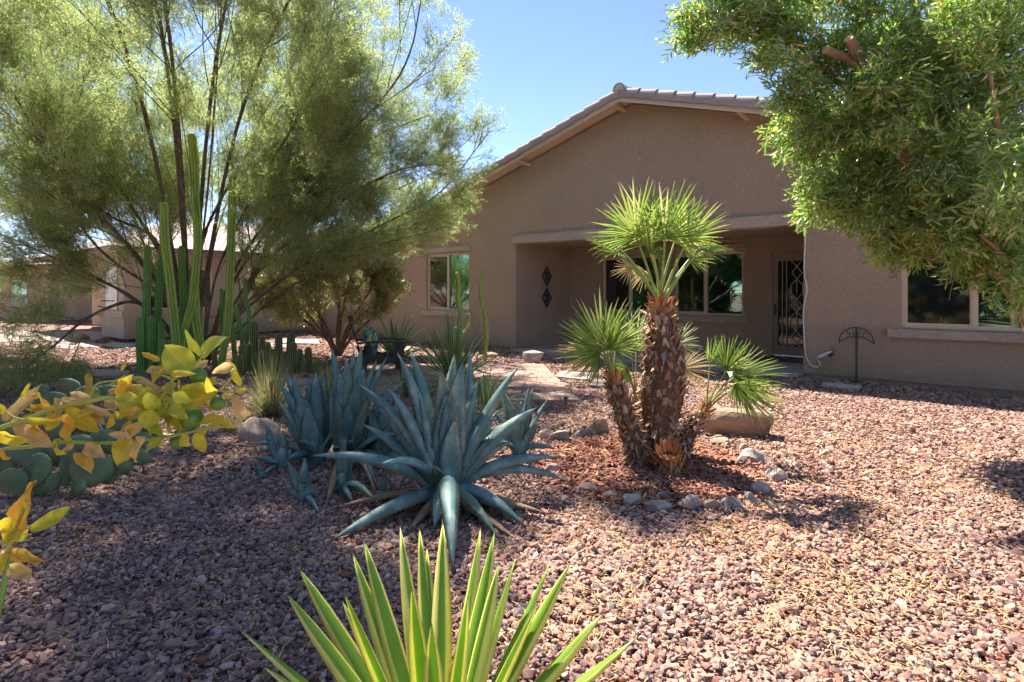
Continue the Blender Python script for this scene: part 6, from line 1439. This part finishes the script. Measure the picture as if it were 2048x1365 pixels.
blobs = [  # px, py, Y, rx px, ry px, depth radius
 (1480, 20, 5.3, 95, 85, .5, 170), (1400, 60, 5.2, 45, 55, .25, 40), (1440, -120, 5.6, 120, 90, .7, 120), (1590, 90, 5.3, 95, 105, .6, 240), (1700, 60, 5.3, 150, 150, .8, 380), (1640, 230, 5.4, 95, 90, .6, 230), (1700, 340, 5.5, 115, 110, .6, 330), (1665, 420, 5.5, 70, 60, .45, 120),
 (1860, 120, 5.1, 180, 170, .9, 480), (1870, 330, 5.1, 160, 150, .8, 430), (1800, 470, 5.4, 120, 70, .5, 260), (1770, 510, 5.3, 60, 34, .35, 60), (1930, 500, 5.0, 110, 70, .5, 230), (2060, 420, 4.8, 120, 150, .7, 260), (2080, 150, 4.8, 130, 200, .8, 300),
 (2000, 330, 4.0, 75, 120, .4, 60), (2045, 580, 4.6, 50, 50, .4, 60), (1900, -150, 5.4, 260, 150, 1.1, 380), (1650, -160, 5.6, 160, 120, .9, 200), (2120, -150, 5.0, 200, 200, 1.0, 220), (1960, 60, 4.2, 100, 100, .4, 90), (1760, 200, 4.8, 90, 110, .35, 110)]
rr = random.Random(77); sprigs = []
ccen = P(1850, 250, 5.6)
for (bx, by, BY, rx, ry, rz, n_) in blobs:
    if by > 300 and BY > 4.2: by -= 34
    for k in range(int(n_*.60)):
        v = rnd_unit(rr); r_ = rr.random()**.45; px, py, Y = bx+v.x*rx*r_, by+v.z*ry*r_, BY+v.y*rz*r_
        p = P(px, py, Y)
        if p.z < 1.15 and px < 1950: continue
        if noise.noise(p*1.9+Vector((3, 1, 7))) < -.20 or noise.noise(p*4.5) < -.32: continue
        out = (p-ccen).normalized(); d_ = (out*.8+rnd_unit(rr)*.7+Vector((0, 0, -.25 if by > 300 else .0))).normalized()
        if px < 1600: d_ = (d_+Vector((-.5, 0, -.1))).normalized()
        sprigs.append((p-d_*.15, d_, rr.uniform(.75, 1.2)))
sprigs.sort(key=lambda s: s[0].y)
inview = [s for s in sprigs if 1024+F*s[0].x/s[0].y < 2040 and 580-F*(s[0].z-CAM_H)/s[0].y > 5]
near = inview[:280]; nset = set(id(s) for s in near); rest = [s for s in sprigs if id(s) not in nset]
for p, d_, s_ in near:
    o = link_mesh('leafy_sprig', rr.choice(om), olive); o.matrix_local = Matrix.Translation(p-OB) @ dir_euler(d_, rr.uniform(0, 6.28)).to_matrix().to_4x4() @ Matrix.Scale(s_, 4)
tag(scatter('foliage', [s[0] for s in rest], [dir_euler(s[1], rr.uniform(0, 6.28)) for s in rest], [(s[2],)*3 for s in rest], [rr.randrange(8) for s in rest], ol, olive), kind='stuff')
m = MB()
for k in range(150):
    p, d_, s_ = rr.choice(inview); L = rr.uniform(.2, .5); q = p+rnd_unit(rr)*.1
    m.tube(spline([q, q+d_*L*.5+rnd_unit(rr)*.03, q+d_*L+Vector((0, 0, -.35*L))], 3), lerp_list([.0045, .002], 7), 4)
tag(m.build('bare_twigs', MATS['twig_grey'], olive), kind='stuff')
print('olive sprigs', len(sprigs))

# lemon tree branch with yellow leaves, close at the left --------------
LB = Vector((-2.05, 1.35, 0))
lemon = empty('lemon_tree', LB, 'lemon tree reaching in from the left with curled yellow leaves and green fruit', 'citrus tree')
CY = 1.50
def q1(x, y, dY=0): return P(x/4.096, 650+y/4.096, CY+dY)
m = MB(); m.tube(spline([LB+Vector((0, 0, -.02)), LB+Vector((.03, 0, .5)), LB+Vector((-.02, .03, 1.0)), LB+Vector((-.1, 0, 1.7))], 4), lerp_list([.06, .05, .03], 13), 9); m.build('trunk', MATS['bark_brown'], lemon, smooth=True)
stemsP = [([LB+Vector((0, 0, .85)), P(-120, 950, 1.42), q1(-60, 880), q1(220, 780), q1(440, 690), q1(740, 625), q1(930, 600), q1(1300, 640), q1(1560, 640)], .0075), ([P(-120, 950, 1.42), q1(0, 1030, .05), q1(250, 1000, .05), q1(520, 960, .05), q1(900, 970, .03), q1(1300, 930, 0), q1(1600, 870, 0), q1(1800, 820, 0)], .005),
          ([q1(740, 625), q1(790, 490, .02), q1(950, 460, .04), q1(1150, 450, .05)], .003), ([q1(1300, 640), q1(1420, 450), q1(1560, 370), q1(1680, 230)], .004), ([q1(1420, 450), q1(1250, 380)], .003), ([q1(1450, 640), q1(1650, 560), q1(1800, 540), q1(1920, 560)], .0035), ([q1(1800, 540), q1(1900, 420), q1(1890, 320)], .0025),
          ([q1(220, 780), q1(120, 760), q1(60, 720)], .003), ([LB+Vector((0, 0, .6)), P(-90, 1140, 1.35), P(0, 1120, 1.33), P(30, 1060, 1.32), P(52, 1000, 1.32)], .006), ([P(30, 1060, 1.32), P(62, 1055, 1.32)], .004), ([q1(1300, 640), q1(1280, 780), q1(1330, 930)], .003)]
for q, r_ in stemsP:
    sp_ = spline(q, 4); m = MB(); m.tube(sp_, lerp_list([r_*1.25, r_*.6], len(sp_)), 6); m.build('stem', MATS['citrus_stem'], lemon, smooth=True)
def cleaf(b, t, wpx, col, seed):
    rr = random.Random(seed); L = (t-b).length; w_ = wpx*b.y/F*.5; d_ = (t-b).normalized()
    # blade faces roughly the light/camera, then rolled
    view = Vector((0, -1, .35)); s = d_.cross(view).normalized(); s = Matrix.Rotation(rr.uniform(-.7, .7), 3, d_) @ s; nr = s.cross(d_)
    curl = rr.uniform(.35, 1.0) if col in 'to' else rr.uniform(.12, .5); bendv = rr.uniform(-.22, .22)*L; nu, nw = 9, 6; vs = []; uv = []; ph = rr.uniform(0, 6)
    for i in range(nu+1):
        u = i/nu; ww = w_*(math.sin(math.pi*min(1, u*.97+.03)**.8)**.75 if u < 1 else .02)+.0006; c = b+d_*L*u+nr*bendv*4*u*(1-u)+nr*(-.25*L*curl*u*u)
        for j in range(nw+1):
            a = j/nw*2-1; k = curl*2.0; wav = .16*w_*math.sin(u*11+ph+a*2)*abs(a)*(2.2 if col in 'to' else 1)
            x = math.sin(a*k)/max(k, .01) if k > .05 else a; z = (1-math.cos(a*k))/max(k, .01) if k > .05 else 0
            vs.append(c+s*x*ww+nr*(z*ww+wav+abs(a)*ww*.12)); uv.append((.5+a/2, u))
    fs = [(i*(nw+1)+j, (i+1)*(nw+1)+j, (i+1)*(nw+1)+j+1, i*(nw+1)+j+1) for i in range(nu) for j in range(nw)]
    m = MB(); m.add(vs, fs, 0, uv); o = m.build('leaf', MATS['citrus_'+col], lemon, smooth=True)
LV = [(40, 790, 300, 500, 150, 't'), (620, 620, 480, 650, 60, 't'), (740, 620, 690, 370, 95, 'o'), (735, 600, 560, 570, 95, 't'), (440, 670, 310, 600, 90, 'o'), (450, 670, 540, 590, 90, 't'), (420, 680, 170, 690, 90, 't'), (230, 775, 440, 790, 70, 'y'), (330, 870, 200, 790, 90, 'o'),
 (550, 690, 800, 870, 130, 'y'), (720, 655, 930, 780, 90, 't'), (930, 760, 870, 850, 60, 'y'), (130, 830, 430, 1000, 150, 't'), (0, 880, 240, 960, 130, 'y'), (560, 740, 500, 940, 170, 'o'), (600, 950, 640, 770, 90, 'g'), (1080, 440, 950, 600, 150, 'o'), (940, 520, 840, 610, 75, 't'), (950, 610, 1180, 640, 140, 'g'),
 (1060, 560, 1240, 600, 90, 'y'), (1080, 430, 1380, 560, 80, 't'), (1555, 390, 1340, 170, 250, 'g'), (1655, 250, 1500, 60, 100, 'g'), (1660, 270, 1865, 90, 120, 'g'), (1570, 370, 1710, 290, 100, 't'), (1310, 290, 1130, 235, 60, 'o'), (1200, 380, 1450, 360, 90, 't'), (1260, 480, 1400, 290, 180, 'y'), (1400, 410, 1590, 400, 60, 'y'),
 (1540, 640, 1750, 560, 170, 'y'), (1500, 560, 1700, 490, 150, 'g'), (1760, 540, 1690, 440, 80, 'y'), (1910, 350, 1740, 390, 120, 't'), (1885, 305, 1960, 540, 120, 'y'), (1920, 560, 1810, 590, 120, 't'), (1930, 550, 2030, 530, 50, 'y'), (1910, 590, 2060, 770, 150, 't'), (1640, 790, 1915, 830, 120, 'y'),
 (1600, 890, 1680, 1045, 100, 'y'), (1490, 910, 1560, 990, 100, 'y'), (1330, 930, 1200, 985, 80, 'g'), (1080, 925, 880, 895, 80, 't'), (1090, 940, 960, 1150, 190, 'y'), (1190, 930, 1060, 1120, 140, 't'), (1040, 880, 1200, 800, 120, 't'), (520, 960, 430, 1010, 80, 'g'), (610, 980, 500, 1040, 80, 't'),
 (690, 1010, 850, 1080, 140, 't'), (700, 1040, 740, 1200, 150, 'o'), (470, 980, 540, 1060, 80, 'y'), (1040, 800, 1060, 880, 80, 'y'), (1250, 700, 1180, 850, 150, 'g'), (1380, 660, 1450, 880, 160, 'y'), (1300, 620, 1180, 740, 140, 'g'), (1320, 640, 1400, 780, 150, 'g'), (1200, 560, 1300, 720, 120, 'g'),
 (1000, 700, 960, 770, 90, 'y'), (1420, 560, 1560, 640, 120, 'g'), (1250, 560, 1120, 500, 90, 'g'), (1400, 880, 1330, 760, 90, 'g'), (1150, 690, 1050, 720, 70, 't'), (1340, 560, 1460, 480, 80, 'g'), (1560, 640, 1480, 740, 80, 'y'), (1250, 840, 1330, 900, 90, 'g'), (1700, 840, 1620, 900, 60, 'g'),
 (1000, 500, 1090, 410, 70, 'y'), (330, 600, 250, 570, 70, 'o'), (0, 700, -120, 600, 120, 'y'), (-30, 980, 60, 1120, 100, 'o'), (60, 930, -60, 880, 90, 'y'), (860, 620, 960, 680, 90, 't'), (1130, 640, 1230, 560, 90, 'y'), (1500, 740, 1400, 700, 80, 'g')]
for i, (a, b, c, d_, w_, col) in enumerate(LV):
    r2 = random.Random(i); dy = r2.uniform(-.06, .06); cleaf(q1(a, b, dy), q1(c, d_, dy+r2.uniform(-.05, .05)), w_/4.096, col, 1000+i)
r5 = random.Random(31)
for i in range(34):
    a, b = r5.gauss(1250, 260), r5.gauss(650, 110); an = r5.uniform(0, 6.28); L = r5.uniform(90, 210); cleaf(q1(a, b, r5.uniform(-.03, .12)), q1(a+L*math.cos(an), b+L*math.sin(an)*.8, r5.uniform(-.03, .12)), L*r5.uniform(.45, .75)/4.096, r5.choice('ygtyg'), 3000+i)
for i in range(16):
    a = r5.uniform(0, 800); b = 800-a*.22+r5.gauss(0, 60); an = r5.uniform(0, 6.28); L = r5.uniform(90, 190); cleaf(q1(a, b, .05), q1(a+L*math.cos(an), b+L*math.sin(an), .05), L*r5.uniform(.45, .7)/4.096, r5.choice('yoty'), 3100+i)
def q7(x, y): return P(x/3.138, 930+y/3.138, 1.32)
for i, (a, b, c, d_, w_, col) in enumerate([(160, 400, 150, 125, 170, 'o'), (190, 410, 420, 268, 90, 'g'), (170, 400, 0, 480, 150, 'y'), (80, 330, -10, 420, 100, 'y'), (70, 530, 235, 620, 120, 'o'), (60, 640, 190, 700, 100, 't'), (60, 560, -20, 700, 110, 'y'), (90, 410, 160, 470, 120, 'g'), (30, 600, -40, 560, 90, 't')]):
    cleaf(q7(a, b), q7(c, d_), w_/3.138, col, 2000+i)
for i, (x, y, r_) in enumerate([(1630, 425, 66), (1785, 640, 60), (1568, 765, 88), (1455, 955, 62), (1405, 545, 38)]):
    c = q1(x, y, .02); R_ = r_/4.096*c.y/F; m = MB(); nu, nv = 16, 10; vs = []
    for a in range(nv+1):
        ph = math.pi*a/nv; k = math.sin(ph)*(1+.0*math.cos(ph)); zz = math.cos(ph)*(1.06 if a not in (0,) else 1.12)
        for b in range(nu): vs.append(c+Vector((k*math.cos(2*math.pi*b/nu), k*math.sin(2*math.pi*b/nu), zz))*R_)
    m.add(vs, [(a*nu+b, (a+1)*nu+b, (a+1)*nu+(b+1) % nu, a*nu+(b+1) % nu) for a in range(nv) for b in range(nu)]); m.build('fruit', MATS['lime'], lemon, smooth=True)
m = MB(); m.tube([P(-12, 1260, 1.4), P(4, 1190, 1.4), P(22, 1100, 1.36)], [.008, .007, .004], 8); m.build('stem', MATS['dark_cactus'], lemon, smooth=True)

hd = source_collection('hedge_spray_source', [spray_mesh('hedge_spray', 760+i, .42, 7, 8, .09, .035, [MATS['bark_brown'], MATS['hedge_leaf']], lspread=.8) for i in range(4)])
# trees across the street behind the photographer, seen only as reflections in the windows
for (x, y, s_, lab) in ((-12.5, -4.5, 0.8, 'broad feathery tree standing behind the photographer to the left, mirrored in the windows'), (-3.5, -13.5, 0.9, 'feathery tree straight behind the photographer, mirrored in the right window'), (-16, 2.5, 1.1, 'feathery tree far to the left, outside the picture, mirrored in the porch windows')):
    b = Vector((x, y, 0)); rt = empty('feathery_tree', b, lab, 'tree', 'trees outside the picture'); tubes, tips = [], []; r3 = random.Random(int(x*10))
    for k in range(11):
        a = k*2*math.pi/11+r3.uniform(-.2, .2); e = r3.uniform(.35, 1.2); d_ = Vector((math.cos(a)*math.cos(e), math.sin(a)*math.cos(e), math.sin(e))); grow(r3, b+Vector((0, 0, .3)), d_, 5.5*s_, .07, 0, 2, tubes, tips, up=.05, nchild=(9, 4), ratio=(.35, .45), start=.3, tipn=2)
    write_wood(tubes, rt, 'bark_dark'); foliage(tips, rt, hd, 4, 3, (1.8, 2.6), 3, .5, lambda p: p.z > .3, .6)

tb_ = Vector((-17.5, 14.2, 0)); rt = empty('feathery_tree', tb_, 'feathery tree just outside the left edge of the picture, mirrored in the left window', 'tree', 'trees outside the picture'); tubes, tips = [], []; r3 = random.Random(8)
for k in range(9):
    a = k*2*math.pi/9; e = r3.uniform(.3, 1.1); grow(r3, tb_+Vector((0, 0, .3)), Vector((math.cos(a)*math.cos(e), math.sin(a)*math.cos(e), math.sin(e))), 3.6, .06, 0, 2, tubes, tips, up=.05, nchild=(8, 4), ratio=(.35, .45), start=.25, tipn=2)
write_wood(tubes, rt, 'bark_dark'); foliage(tips, rt, ac, 8, 3, (1.2, 1.9), 3, .4, lambda p: p.z > .2 and p.x < -.93*p.y, .6)
for k, (x, y, rx, rz, lb) in enumerate(((-20, 2, 3.0, 2.4, 'leftmost'), (-18, -6, 3.2, 2.6, 'second from the left'), (-12, -13, 3.4, 2.3, 'third from the left'), (-4, -17, 3.4, 2.6, 'fourth from the left'), (5, -17, 3.4, 2.4, 'rightmost'))):
    b = Vector((x, y, 0)); rt = empty('hedge_shrub', b, 'dense shrub behind the photographer, %s in the mirrored row' % lb, 'shrub', 'shrubs outside the picture'); tips = []; r3 = random.Random(k)
    for j in range(650):
        v = rnd_unit(r3); v.z = abs(v.z); q = Vector((v.x*rx, v.y*rx, v.z*rz*1.3+.1))*r3.uniform(.75, 1); tips.append((b+q, v))
    m = MB(); m.tube([b, b+Vector((.1, 0, 1.5))], [.12, .05], 7); m.build('trunk', MATS['bark_brown'], rt); foliage(tips, rt, hd, 4, k, (1.6, 2.3), 1, .1, lambda p: p.z > .1, .5)
